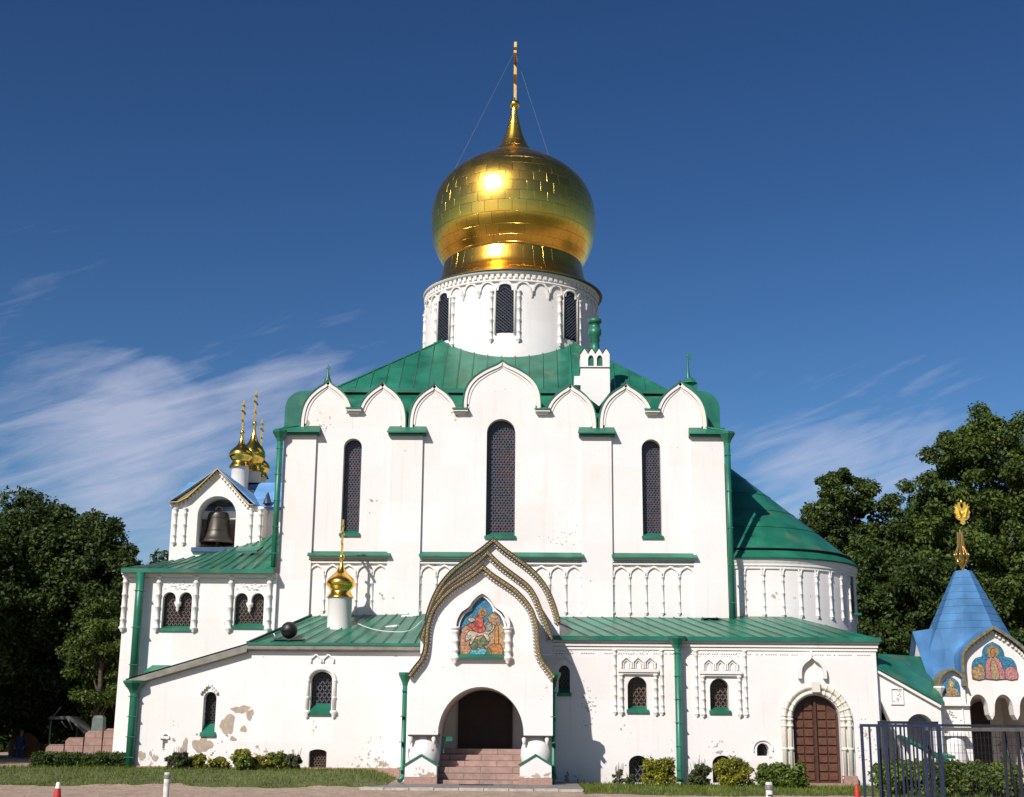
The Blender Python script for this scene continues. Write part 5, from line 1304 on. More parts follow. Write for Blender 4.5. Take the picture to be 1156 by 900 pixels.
# ------------------------------------------------------------------ bell tower
def bell_tower():
    Y = 57.0; x0, x1 = X(192.5, 600, Y), X(296, 600, Y); D = 4.2; xm = (x0 + x1) / 2
    bt = thing('bell_tower', 'small white belfry with blue gabled roof and three gold onion domes', 'bell tower', (xm, Y + 2, 0)); bt['_w'] = list(bt.location)
    zb = 5.0; zc = Z(245, 572, Y); za = Z(247, 531.5, Y); xe = X(281, 565, Y); xw_ = X(206, 565, Y)
    op = arch_poly(X(222.5, 590, Y), X(266, 590, Y), Z(245, 618, Y), Z(245, 560, Y))
    gp = [(x0, zb), (x1, zb), (x1, zc), (xe + .1, zc + .05), (X(247, 531, Y), za), (xw_ - .25, zc + .25), (x0, zc)]
    MB().plate(gp, [op], Y, .9).build('belfry_wall', M['wall'], bt)
    w_ = MB().box(x0, x0 + .6, Y + .901, Y + D, zb, zc).box(x1 - .6, x1, Y + .901, Y + D, zb, zc).box(x0 + .601, x1 - .601, Y + D - .6, Y + D, zb, zc).box(x0 + .601, x1 - .601, Y + .901, Y + D - .601, zb, op[0][1] - .3).box(x0 + .601, x1 - .601, Y + .901, Y + D - .601, zc - .4, zc - .05)
    w_.build('belfry_side_walls', M['wall'], bt)
    # eaves with dark edge and pale teeth
    pth = [(xe + .25, zc + .02), (xe + .02, zc + .05), (X(262, 547, Y), Z(262, 548, Y)), (X(247, 531, Y), za + .02), (X(228, 549, Y), Z(228, 549, Y)), (X(213, 563, Y), Z(213, 563, Y)), (X(203, 567, Y), Z(203, 568, Y)), (x0 - .1, zc + .12)]
    MB().ribbon(pth, .03, Y - .28, Y + .1).build('gable_trim', M['goldo'], bt)
    mb = MB()
    for i in range(len(pth) - 1):
        a, b = Vector(pth[i]), Vector(pth[i + 1]); n = max(1, int((b - a).length / .16))
        for k in range(n): p = a.lerp(b, (k + .5) / n); mb.box(p.x - .05, p.x + .05, Y - .1, Y - .003, p.y - .16, p.y)
    mb.build('gable_teeth', M['trim'], bt)
    # roofs: front ridge running back plus a cross ridge
    zr = za; mb = MB(); yb = Y + D + .3
    apx = X(247, 531, Y)
    mb.slab([(apx, Y - .25, zr + .08), (apx, Y + 2.6, zr + .08), (xe + .9, Y + 2.6, zc + .15), (xe + .30, Y - .25, zc + .10)], .05)
    mb.slab([(apx, Y - .25, zr + .08), (x0 - .1, Y - .25, zc + .2), (x0 - .1, Y + 2.6, zc + .2), (apx, Y + 2.6, zr + .08)], .05)
    z2 = Z(300, 545, Y + 2.5)
    xs0, xs1 = X(213, 548, Y + 2.5), X(330, 548, Y + 2.5)
    mb.slab([(x0 - .2, Y + .3, zc + .1), (xw_ + .1, Y + .3, zc + .1), (xw_ + .1, Y + 2.5, z2), (xs0, Y + 2.5, z2)], .05)
    mb.slab([(xe - .1, Y + .3, zc + .1), (xs1, Y + .3, zc + .1), (xs1, Y + 2.5, z2), (xe - .1, Y + 2.5, z2)], .05)
    mb.slab([(apx, Y + 2.5, z2 - .1), (apx + 1.5, Y + 2.5, z2), (apx - 1.5, Y + 2.5, z2)], .05)
    mb.slab([(xs0, Y + 2.5, z2), (xs1, Y + 2.5, z2), (xs1, yb, zc + .1), (x0 - .2, yb, zc + .1)], .05)
    mb.slab([(x0 - .2, Y + .3, zc + .1), (xs0, Y + 2.5, z2), (x0 - .2, yb, zc + .1)], .04)
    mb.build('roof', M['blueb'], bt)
    mb = MB().box(x1, xs1, Y + .9, Y + D, zb, zc); mb.build('belfry_extension', M['wall'], bt)
    # ornament
    for px in (197.5, 208.5, 283, 293.5):
        colonnette(MB(), X(px, 590, Y), Z(245, 612, Y), zc - .08, Y - .04, .065, 3).build('colonnette', M['trim'], bt)
    MB().box(op[0][0] - .15, op[1][0] + .1, Y - .14, Y + .4, op[0][1] - .20, op[0][1] - .02).build('sill', M['bluef2'], bt)
    q = at(302, 565, Y + .3); MB().lathe(q.x, q.y, [(.2, q.z - .15), (.03, q.z + .35)], 6).build('gutter_head', M['bluef'], bt)
    # three domes on necks behind
    for (px, ytop, yneck, ybase, Yd, r, crosstop) in ((271.5, 490, 528, 545, 59.0, .53, 455), (285, 480, 534, 550, 60.2, .56, 444), (293.5, 507, 540, 550, 61.6, .46, 476)):
        c = X(px, 525, Yd); z0 = Z(px, ybase, Yd) - .4; zn = Z(px, yneck, Yd); zt = Z(px, ytop, Yd)
        onion('dome', c, Yd, z0, r, zn - z0, bt, zt - zn, Z(px, crosstop, Yd) - zt, r * .72)
    # bell
    cx = X(246.5, 590, Y + .95); zt = Z(245, 578, Y + .95); zbm = Z(245, 614, Y + .95); h = zt - zbm; Yb = Y + .95
    be = thing('bell', 'large dark bronze bell hanging in the arch of the belfry', 'bell', (cx, Yb, zbm)); be['_w'] = list(be.location)
    rb = .76
    MB().lathe(cx, Yb, smooth([(rb * .93, zbm), (rb, zbm + .04), (rb * .97, zbm + .1), (rb * .80, zbm + h * .2), (rb * .68, zbm + h * .42), (rb * .62, zbm + h * .7), (rb * .60, zbm + h * .88), (rb * .5, zbm + h * .97), (.05, zbm + h)], 3) + [(.01, zbm + h)], 32).build('bell_body', M['bell'], be)
    MB().tube([(cx - .12, Yb, zt - .02), (cx - .14, Yb, zt + .16), (cx, Yb, zt + .26), (cx + .14, Yb, zt + .16), (cx + .12, Yb, zt - .02)], .045, 8).build('bell_crown', M['goldo'], be)
    MB().lathe(cx, Yb, [(rb * .70, zbm + h * .36), (rb * .73, zbm + h * .38), (rb * .70, zbm + h * .40)], 32).lathe(cx, Yb, [(rb * .62, zbm + h * .78), (rb * .65, zbm + h * .8), (rb * .62, zbm + h * .82)], 32).build('bell_band', M['bell'], be)
    MB().tube([(cx, Yb, zbm + .4), (cx, Yb, zbm - .1)], [.03, .09], 8).build('clapper', M['latb'], be)
    MB().box(op[0][0] + .0 - .1, op[1][0] + .1, Yb - .08, Yb + .08, zt + .24, zt + .40).build('bell_beam', M['latb'], bt)
bell_tower()

# ------------------------------------------------------------------ gatehouse
def gatehouse():
    Y = 51.0; g = thing('gatehouse', 'white gatehouse with tall blue tent roof and painted icons on its gables', 'gatehouse', (X(1115, 860, Y), Y, 0)); g['_w'] = list(g.location)
    x0 = X(1062, 820, Y); x1 = X(1185, 820, Y); D = x1 - x0; xm = X(1121, 740, Y)
    zE = Z(1121, 770, Y)
    sc = (X(1150, 740, Y) - X(1050, 740, Y)) / 100
    # front gable
    gh = smooth([(xm + a * sc, Z(1121, b, Y)) for a, b in ((36, 775), (36, 760), (36, 745), (33, 736), (24, 727), (10, 717), (0, 711))], 3)
    gf = gh + [(2 * xm - x, z) for x, z in gh[-2::-1]]
    # arches hanging with pendants
    zsp = Z(1121, 800, Y); zat = Z(1121, 784, Y)
    xa = X(1091, 800, Y); aw_ = (X(1176, 800, Y) - xa); uw = aw_ / 3
    bottom = []
    for i in range(3):
        a0 = xa + uw * i; bottom += [(a0 + .12, zsp)] + [(a0 + uw / 2 - (uw / 2 - .12) * math.cos(t), zsp + (zat - zsp) * math.sin(t)) for t in [PI * k / 12 for k in range(1, 12)]] + [(a0 + uw - .12, zsp)]
        if i < 2: bottom += [(a0 + uw - .10, zsp - .22), (a0 + uw, zsp - .40), (a0 + uw + .10, zsp - .22)]
    outer = [(x0, BASE), (xa + .12, BASE)] + bottom + [(xa + aw_ - .12, BASE), (x1, BASE), (x1, zE), (gf[0][0], zE)] + gf + [(gf[-1][0], zE), (x0, zE)]
    MB().plate(outer, [], Y, .5).build('front_wall', M['wall'], g)
    MB().box(x0, x0 + .5, Y + .501, Y + D, BASE, zE).box(x1 - .5, x1, Y + .501, Y + D, BASE, zE).box(x0 + .501, x1 - .501, Y + D - .5, Y + D, BASE, zE).box(x0 + .501, x1 - .501, Y + .51, Y + D - .51, zE - .5, zE - .2).build('side_walls', M['wall'], g)
    MB().ribbon(gf, .09, Y - .3, Y + .02).build('gable_trim', M['glaze'], g)
    mb = MB()
    for i in range(0, len(gf) - 1):
        p = (Vector(gf[i]) + Vector(gf[i + 1])) / 2; mb.box(p.x - .04, p.x + .04, Y - .1, Y - .003, p.y - .17, p.y - .03)
    mb.build('gable_teeth', M['trim'], g)
    MB().ribbon(gf, .12, Y - .28, Y + 2.4).build('gable_roof', M['blue'], g)
    # left side gable (facing the church), blue
    zg = Z(1030, 712, Y + 1.5)
    yc_ = Y + D / 2; xL = x0 - .55
    mb = MB(); hw_ = 1.55
    mb.slab([(X(1030, 712, yc_), yc_, zg), (x0 + 1.6, yc_, zg + .3), (x0 + 1.6, yc_ - hw_, zE + .1), (xL + .35, yc_ - hw_, zE + .1)], .05)
    mb.slab([(X(1030, 712, yc_), yc_, zg), (x0 + 1.6, yc_, zg + .3), (x0 + 1.6, yc_ + hw_, zE + .1), (xL + .35, yc_ + hw_, zE + .1)], .05)
    mb.build('side_gable_roof', M['blue'], g)
    mb = MB(); mb.slab([(x0 - .05, yc_ - hw_ + .15, zE - 1.0), (x0 - .05, yc_ + hw_ - .15, zE - 1.0), (x0 - .05, yc_ + hw_ - .15, zE + .1), (x0 - .05, yc_, zg - .05), (x0 - .05, yc_ - hw_ + .15, zE + .1)], .3, (1, 0, 0)); mb.build('side_gable_wall', M['wall'], g)
    # tent roof, octagonal and flared at the foot
    cx = X(1091, 700, yc_); zt = Z(1090, 645, yc_)
    def prf(r, z, n=8, ph=PI / 8): return [(cx + r * math.cos(ph + 2 * PI * i / n), yc_ + r * math.sin(ph + 2 * PI * i / n), z) for i in range(n + 1)]
    def rr_(px): return px * yc_ * 1.02 / FPX
    rings = [prf(rr_(59), zE + .02), prf(rr_(56), zE + .4), prf(rr_(52), Z(1090, 735, yc_)), prf(rr_(45), Z(1090, 720, yc_)), prf(rr_(27.5), Z(1090, 683, yc_)), prf(rr_(9.5), zt)]
    tent = loft(MB(), rings, False); tent.f.append(tuple(len(tent.v) - 9 + i for i in range(8))); tent.sm.append(False)
    t_ = tent.build('tent_roof', M['blue'], g)
    mb = MB()
    for k in range(1, 9):
        f = k / 9; r_ = rr_(45) * (1 - f) + rr_(9.5) * f; z_ = Z(1090, 720, yc_) * (1 - f) + zt * f; mb.tube(prf(r_ + .003, z_), .008, 3, False, False)
    mb.build('roof_seams', M['blue'], t_)
    # small gable with icon at the left corner
    xs = X(1072.5, 775, Y); sg = smooth([(xs + a * sc, Z(1072, b, Y - .1)) for a, b in ((15.5, 776), (12, 766), (6, 760), (0, 757))], 3); sf = sg + [(2 * xs - x, z) for x, z in sg[-2::-1]]
    MB().plate([(sf[-1][0], zE - .9), (sf[0][0], zE - .9)] + sf, [], Y - .12, .117).build('corner_gable', M['wall'], g)
    MB().ribbon(sf, .06, Y - .34, Y + 1.0).build('corner_gable_roof', M['glaze'], g)
    # icons
    ih = smooth([(xm + a * sc, Z(1121, b, Y)) for a, b in ((25.5, 767), (25.5, 756), (24.5, 749), (20, 743), (13, 741), (12, 735), (8, 729), (0, 724.5))], 3)
    inn = ih + [(2 * xm - x, z) for x, z in ih[-2::-1]]
    ic = MB().plate(inn, [], Y - .03, .028).build('icon', MOS['sky'], g, 'trefoil icon of a haloed saint in pink on blue')
    def T(px, py): return (xm + (px - 1122) * sc, Z(1121, py, Y))
    def sh(pts, key, lay, parent=ic, sm=2, yy=Y - .03):
        p = smooth([T(*q) for q in pts] + [T(*pts[0])], sm)[:-1]; MB().plate(p, [], yy - .003 - .003 * lay, .0028).build('icon_shape', MOS[key], parent)
        if key != 'halo': MB().ribbon(p, .008, yy - .0045 - .003 * lay, yy - .003 - .003 * lay, closed=True, w2=.012).build('icon_outline', MOS['dark'], parent)
    sh([(1097, 754), (1103, 752), (1106, 749), (1110, 753), (1110, 766.5), (1097, 766.5)], 'ochre2', 1)
    sh([(1134, 756), (1140, 752), (1147, 756), (1147, 766.5), (1134, 766.5)], 'pink', 1)
    sh([(1112, 766.5), (1112, 752), (1115, 744), (1121, 742), (1128, 744), (1131, 752), (1133, 766.5)], 'pink', 2)
    sh([(1118, 766.5), (1118, 750), (1121, 745), (1125, 750), (1127, 766.5)], 'ochre', 3)
    sh([(1115, 735), (1117.5, 730.5), (1121.5, 729), (1126, 731), (1128, 736), (1126, 741), (1121.5, 743), (1117, 741)], 'halo', 3)
    sh([(1119, 735), (1121.5, 732), (1124, 735), (1123.5, 740), (1121.5, 742.5), (1119.5, 740)], 'skin', 4)
    i2h = smooth([(xs + a * sc, Z(1072, b, Y - .1)) for a, b in ((9.5, 786), (9.5, 775), (7.5, 769), (0, 763.5))], 3); i2f = i2h + [(2 * xs - x, z) for x, z in i2h[-2::-1]]
    ic2 = MB().plate(i2f, [], Y - .15, .028).build('icon', MOS['sky'], g, 'small round-headed icon of a grey haired saint')
    def T2(px, py): return (xs + (px - 1072.5) * sc, Z(1072, py, Y - .1))
    def sh2(pts, key, lay): p = smooth([T2(*q) for q in pts] + [T2(*pts[0])], 2)[:-1]; MB().plate(p, [], Y - .153 - .003 * lay, .0028).build('icon_shape', MOS[key], ic2)
    sh2([(1065.5, 785.5), (1067, 778), (1072, 775), (1078, 778), (1080, 785.5)], 'ochre2', 1); sh2([(1068.5, 770), (1072.5, 766.5), (1076.5, 770), (1076, 775), (1072.5, 777), (1069, 775)], 'halo', 2); sh2([(1070.5, 770.5), (1072.5, 769), (1074.5, 770.5), (1074, 775), (1072.5, 777), (1071, 775)], 'horse', 3)
    # pier below: ledge, relief panel and swelling column
    MB().box(x0 - .05, xa + .1, Y - .16, Y - .003, Z(1075, 797, Y), Z(1075, 794.5, Y)).build('ledge', M['trim'], g)
    mb = MB(); a, b, c, d = X(1065.5, 805, Y), X(1086, 805, Y), Z(1075, 817, Y), Z(1075, 800, Y); mb.ribbon([(a, c), (b, c), (b, d), (a, d)], .04, Y - .05, Y - .003, closed=True)
    rr = random.Random(8)
    for i in range(16): u = rr.uniform(a + .05, b - .1); v = rr.uniform(c + .05, d - .1); mb.box(u, u + .06, Y - .04, Y - .003, v, v + .04)
    mb.build('relief_panel', M['trim'], g)
    zq = Z(1075, 831, Y - .1); xc = X(1076, 845, Y - .1)
    MB().lathe(xc, Y - .02, [(.42, 0), (.42, .2), (.40, .35), (.50, .7), (.52, 1.0), (.45, 1.35), (.40, zq), (.001, zq)], 20).box(xc - .5, xc + .5, Y - .5, Y - .003, zq, zq + .1).build('pier_column', M['wall'], g)
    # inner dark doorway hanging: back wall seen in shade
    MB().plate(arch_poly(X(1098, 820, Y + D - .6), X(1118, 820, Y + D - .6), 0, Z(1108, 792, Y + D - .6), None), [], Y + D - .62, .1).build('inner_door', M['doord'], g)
    # gilded double-headed eagle on a pole above the tent roof
    e = thing_eagle = MB(); Ye = yc_; cxe = cx
    pole = MB().lathe(cxe, Ye, [(.05, zt - .1), (.05, zt + .3), (.09, zt + .38), (.05, zt + .46), (.035, zt + 1.0), (.03, Z(1087, 598, Ye))], 8).build('finial_pole', M['goldo'], g)
    skl = MB()
    for k in range(6):
        a_ = PI * k / 6; zc_ = Z(1088, 627, Ye); r_ = .28
        for s_ in (-1, 1):
            pts = [(cxe, Ye, zc_ - .55), (cxe + s_ * r_ * .7 * math.cos(a_), Ye + s_ * r_ * .7 * math.sin(a_), zc_ - .25), (cxe + s_ * r_ * math.cos(a_), Ye + s_ * r_ * math.sin(a_), zc_), (cxe + s_ * r_ * .45 * math.cos(a_), Ye + s_ * r_ * .45 * math.sin(a_), zc_ + .35), (cxe + s_ * .1 * math.cos(a_), Ye + s_ * .1 * math.sin(a_), zc_ + .9)]
            skl.tube(pts, .022, 4, False)
            skl.lathe(pts[2][0], pts[2][1], [(.001, zc_ - .07), (.05, zc_), (.001, zc_ + .07)], 5)
    skl.build('openwork', M['goldo'], pole)
    zc_ = Z(1086, 580, Ye); s = yc_ * 1.02 / FPX; xe_ = X(1086, 580, Ye)
    eg = MB()
    half = [(0, 13), (2.8, 11), (2.2, 8), (5, 7), (7.5, 4), (6.8, 1.5), (9.0, -1), (7.3, -5), (8.8, -8.5), (6.6, -7.5), (7.0, -11), (4.6, -8), (4.6, -10.5), (3.6, -12.8), (1.6, -12.0), (1.9, -8.6), (.7, -6), (.0, -5)]
    pts = [(xe_ + a * s, zc_ - b * s) for a, b in half]; pts = pts + [(2 * xe_ - x, z) for x, z in pts[-2:0:-1]]
    eg.plate(pts[::-1], [], Ye - .05, .10)
    for q in range(5):
        for s_ in (-1, 1): eg.tube([(xe_ + s_ * 1.2 * s, Ye - .06, zc_ - (0 + q * .9) * s), (xe_ + s_ * (7.6 - q * .7) * s, Ye - .07, zc_ + (7.0 - q * 3.0) * s)], [.035, .018], 5)
    eg.lathe(xe_, Ye, [(.001, zc_ - 6 * s), (2.1 * s, zc_ - 2 * s), (1.9 * s, zc_ + 2 * s), (.001, zc_ + 5 * s)], 8)
    eg.lathe(xe_, Ye, [(.001, zc_ + 11.5 * s), (1.3 * s, zc_ + 12.3 * s), (1.5 * s, zc_ + 13.5 * s), (.8 * s, zc_ + 14.8 * s), (.001, zc_ + 16.2 * s)], 8)
    eg.build('gilded_eagle', gold('rough_gold', None, .5, (1.0, .66, .13)), pole)
    q = at(1062, 778, Y - .2); MB().lathe(q.x - .05, Y - .2, [(.07, 1), (.07, q.z - .2), (.22, q.z + .05), (.2, q.z + .1), (.001, q.z + .05)], 8, smooth=False).build('drainpipe', M['trim'], g)
gatehouse()

# ------------------------------------------------------------------ vegetation
def leaves(rg, centers, radii, per, size, flat=.75, shell=.55):
    n = len(centers) * per; c = np.repeat(centers, per, 0); r = np.repeat(radii, per)
    d = rg.normal(size=(n, 3)); d /= np.linalg.norm(d, axis=1)[:, None]; rad = (shell + (1 - shell) * rg.random(n)) * (.8 + .35 * rg.random(n))
    p = c + d * (rad * r)[:, None] * np.array([1, 1, flat])
    nrm = d * .6 + rg.normal(size=(n, 3)) * .55 + np.array([0, 0, .35]); nrm /= np.linalg.norm(nrm, axis=1)[:, None]
    t = np.cross(nrm, rg.normal(size=(n, 3))); t /= np.linalg.norm(t, axis=1)[:, None]; b = np.cross(nrm, t)
    s = size * (.6 + .8 * rg.random(n))[:, None]
    v = np.zeros((n, 4, 3)); v[:, 0] = p - t * s; v[:, 1] = p - b * s * .55 + nrm * s * .1; v[:, 2] = p + t * s; v[:, 3] = p + b * s * .55 + nrm * s * .1
    return v.reshape(-1, 3)
def tree(name, label, base, H, Rr, mat, seed, crown0=.22, nclump=110, per=330, lsz=.17, cr=.9, group=None, shape=None, open_=0.0, clump_shrink=.84):
    nclump = int(nclump * 2.1); lsz *= .68; per = int(per * 1.1)
    rg = np.random.default_rng(seed); rr = random.Random(seed)
    t = thing(name, label, 'tree', base, group)
    # trunk and limbs (local coordinates)
    tr = MB(); lean = (rr.uniform(-.03, .03) * H, rr.uniform(-.03, .03) * H); tp = []
    for i in range(7): f = i / 6; tp.append((lean[0] * f + rr.uniform(-.1, .1) * (i > 0), lean[1] * f, H * .88 * f))
    r0 = H * .022; tr.tube(tp, [r0 * (1.35 if i == 0 else 1) * (1 - .85 * i / 6) for i in range(7)], 8)
    cs = []; rs = []
    zc = H * (crown0 + 1) / 2; hz = H * (1 - crown0) / 2
    for i in range(nclump):
        for _ in range(40):
            d = np.array([rr.gauss(0, 1), rr.gauss(0, 1), rr.gauss(0, 1)]); d /= np.linalg.norm(d); f = rr.random() ** .38
            p = d * f; rad = 1.0
            a = math.atan2(p[1], p[0]); lob = 1 + .18 * math.sin(3 * a + seed) + .13 * math.sin(5 * a + 2 * seed + p[2] * 4) + .10 * math.sin(9 * p[2] + seed)
            q = np.array([p[0] * Rr * lob * .88, p[1] * Rr * lob * .88, zc + p[2] * hz * .93])
            if p[2] > .3: q[:2] *= 1 - (p[2] - .3) * .28
            break
        cs.append(q); rs.append(cr * rr.uniform(.55, 1.2) * clump_shrink)
    cs = np.array(cs); rs = np.array(rs)
    for i in range(0, nclump, 6):
        q = cs[i] * np.array([.8, .8, .97]); z0 = max(H * .15, q[2] - rr.uniform(.25, .45) * H * .5); f = z0 / (H * .88); f = min(f, .95); a = Vector((lean[0] * f, lean[1] * f, z0)); b = Vector(q); m_ = a.lerp(b, .5) + Vector((0, 0, rr.uniform(-.1, .25) * (b - a).length * .4))
        tr.tube([a, m_, b], [r0 * .26, r0 * .15, r0 * .04], 5)
    me_o = tr.build('trunk', M['bark'], None, fix=False); me_o.parent = t; me_o.location = Vector(me_o['_w'])
    v = leaves(rg, cs, rs, per, lsz); np_mesh('crown', v, 4, mat, t)
    return t
def gz(x, y): return hgt(x, y)
def tbase(px, Y): return (X(px, 850, Y), Y, 0)
def topz(px, py, Y): return Z(px, py, Y)
GL = 'trees left of the church'; GR = 'trees right of the church'
tree('broadleaf_tree', 'tallest dense dark green tree at the left edge of the view', tbase(18, 72), topz(25, 550, 72), 5.8, M['leafd'], 11, .03, 230, 260, .17, 1.05, GL)
tree('broadleaf_tree', 'rounded dark tree between the leftmost tree and the belfry wing', tbase(92, 70), topz(92, 566, 70), 3.7, M['leafd'], 23, .03, 170, 260, .16, .9, GL)
tree('broadleaf_tree', 'low distant tree whose top peeps over the left wing roof', tbase(158, 88), topz(160, 620, 88), 3.2, M['leafd'], 31, .05, 70, 240, .19, .9, GL)
tree('broadleaf_tree', 'small bright leaved sapling in the shade in front of the dark trees', tbase(104, 66), topz(104, 655, 66), 1.8, M['leaf'], 35, .22, 30, 150, .13, .6, GL)
tree('broadleaf_tree', 'dark spreading tree cut off by the left picture edge', tbase(-70, 66), topz(-40, 575, 66), 4.5, M['leafd'], 37, .08, 120, 240, .17, 1.0, GL)
tree('oak_tree', 'open crowned oak standing just behind the apse roof', tbase(975, 76), topz(968, 516, 76), 4.7, M['leafo'], 41, .12, 230, 190, .15, .68, GR)
tree('broadleaf_tree', 'grey green loose tree between the oak and the tall right tree', tbase(1046, 78), topz(1052, 530, 78), 3.4, M['leafo'], 43, .10, 150, 190, .14, .72, GR)
tree('broadleaf_tree', 'tallest tree with heavy layered crown at the right edge', tbase(1142, 72), topz(1140, 446, 72), 4.9, M['leaf'], 47, .12, 190, 270, .16, .95, GR)
tree('broadleaf_tree', 'dark undergrowth tree directly behind the gatehouse roof', tbase(1060, 68), topz(1060, 610, 68), 4.3, M['leafd'], 53, .04, 110, 230, .16, .85, GR)
tree('broadleaf_tree', 'dark low tree filling the gap between apse and gatehouse', tbase(1000, 70), topz(1000, 600, 70), 2.9, M['leafd'], 59, .03, 80, 230, .16, .8, GR)
# woodland closing the view behind the trees
def woods(x0, x1, y0, y1, h, seed, n, name='woodland'):
    rg = np.random.default_rng(seed); cs = np.c_[rg.uniform(x0, x1, n), rg.uniform(y0, y1, n), h * rg.random(n) ** 1.4]
    v = leaves(rg, cs, np.full(n, 1.6), 130, .3); return tag(np_mesh('woodland', v, 4, M['leafd']), 'dark woodland mass behind the single trees', 'woodland', kind='stuff')
woods(-62, -18, 90, 98, 12, 5, 1000)
woods(24, 62, 86, 94, 11, 6, 500)
woods(-110, 110, -75, -60, 17, 8, 900)['label'] = 'far dark wood across the meadow behind the viewer'
# unseen trees added out of frame on the left to shade the dark ones
def copy_tree(src, loc, label, s=1.0, rz=0):
    c = src.copy(); link(c); c.location = loc; c.scale = (s, s, s); c.rotation_euler = (0, 0, rz); c['label'] = label
    for ch in src.children: k = ch.copy(); link(k); k.parent = c
    return c
srcs = [o for o in bpy.data.objects if o.name.startswith('broadleaf_tree')]
copy_tree(srcs[0], (-33, 47, 0), 'tall unseen tree added outside the left picture edge to shade the yard', 1.1, 1.1)
copy_tree(srcs[0], (-31.5, 58, 0), 'second unseen tree added for shade outside the left picture edge behind the first', 1.05, 2.3)

def shrub(label, px, py_base, w_px, h_px, mat, seed, Y=48.9, n=22, per=190, ls=.045, group='shrubs along the church wall', flowers=None, name='shrub', mat2=None, spiky=False, cat='shrub'):
    x = X(px, py_base, Y); s = Y / FPX; w = w_px * s / 2 * 1.15; h = h_px * s * (.96 if px < 400 else 1.0)
    z = hgt(x, Y)
    n = int(n * 1.8); per = int(per * .8)
    t = thing(name, label, cat, (x, Y, z), group)
    rg = np.random.default_rng(seed); rr = random.Random(seed)
    cs = []; rs = []
    for i in range(n):
        a = rr.uniform(0, 2 * PI); f = rr.random() ** .5; zz = rr.uniform(.15, .85); k = math.sqrt(max(.1, 1 - (zz * 1.05 - .35) ** 2 * 1.2))
        cs.append((math.cos(a) * f * w * .75 * k, math.sin(a) * f * w * .6 * k, zz * h * .92)); rs.append(w * .27 * rr.uniform(.6, 1.2))
    st = MB()
    for i in range(0, n, 2): c = cs[i]; st.tube([(c[0] * .12, c[1] * .12, 0), (c[0] * .6, c[1] * .6, c[2] * .55), c], [.014, .01, .005], 4)
    if spiky:
        for i in range(14):
            a = rr.uniform(0, 6.28); r_ = rr.random() * w * .9; st.tube([(math.cos(a) * r_ * .4, math.sin(a) * r_ * .4, .0), (math.cos(a) * r_, math.sin(a) * r_, h * rr.uniform(.85, 1.25))], [.01, .006], 3)
    so_ = st.build('stems', M['bark'], None, fix=False); so_.parent = t; so_.location = Vector(so_['_w'])
    np_mesh('foliage', leaves(rg, np.array(cs), np.array(rs), per, ls, .9, .3), 4, mat, t)
    if mat2:
        sel = [i for i in range(n) if cs[i][2] > h * .45]; np_mesh('young_shoots', leaves(rg, np.array(cs)[sel] + np.array([0, 0, .03]), np.array(rs)[sel] * 1.1, per // 2, ls, .9, .8), 4, mat2, t)
    return t
Yg = 48.9
shrub('dark green rounded shrub, leftmost of the row beside the corner pipe', 199, 879, 26, 22, M['leafg'], 1, 48.6, spiky=True)
shrub('yellow leaved shrub right beside the leftmost dark shrub under the bare plaster patch', 222, 876, 22, 20, M['leafy'], 2, 49.0)
shrub('low straggly yellow shrub between two taller shrubs under the lancet window', 246, 878, 24, 15, M['leafy'], 3, 48.9, n=16)
shrub('two-toned shrub with dark base and yellow top in the middle of the left row', 271, 881, 25, 25, M['leafb'], 4, 48.3, mat2=M['leafy'])
shrub('yellow shrub squeezed right of the two-toned shrub', 290, 878, 20, 18, M['leafy'], 5, 48.8)
shrub('yellow green flowering shrub left of the basement grille', 311, 876, 27, 21, M['leafy'], 6, 49.1, mat2=M['leafb'])
shrub('grey green shrub with tall stalks, last of the left row before the basement grille', 330, 876, 20, 20, M['leafg'], 7, 49.1, spiky=True)
shrub('round golden bush between the first basement window and the middle drainpipe', 743, 885, 42, 33, M['leafy'], 8, 48.6, n=34, per=210)
shrub('loose dark green bush just right of the middle drainpipe', 790, 888, 29, 27, M['leafg'], 9, 48.4, spiky=True)
shrub('round golden bush covering the second basement window', 828, 887, 46, 34, M['leafy'], 10, 48.4, n=36, per=210)
shrub('dark green shrub left of the brown arched door', 871, 890, 34, 30, M['leafb'], 11, 47.6, n=26)
shrub('bright large leaved bush in front of the brown arched door', 893, 892, 38, 29, M['leafb'], 12, 47.2, n=24, per=110, ls=.075)
shrub('thin weedy plant with tall seed stalks beside the shadow of the porch', 699, 887, 15, 20, M['leafg'], 13, 48.8, n=8, per=70, spiky=True, name='weed', cat='plant')
shrub('small grey green weed left of the first basement window', 712, 886, 12, 14, M['leafg'], 14, 48.8, n=8, per=90, name='weed', cat='plant')
for i, (px, lb) in enumerate(((1012, 'leafy green bush behind the blue railings'), (1050, 'leafy green bush where the blue and dark fences meet'), (1092, 'leafy green bush behind the dark mesh fence below the small pier'), (1130, 'leafy green bush behind the dark mesh fence at the right edge'))):
    shrub(lb, px, 905, 52, 42, M['leafb'], 20 + i, 41.5, n=34, per=150, ls=.065, group='bushes behind the fence')
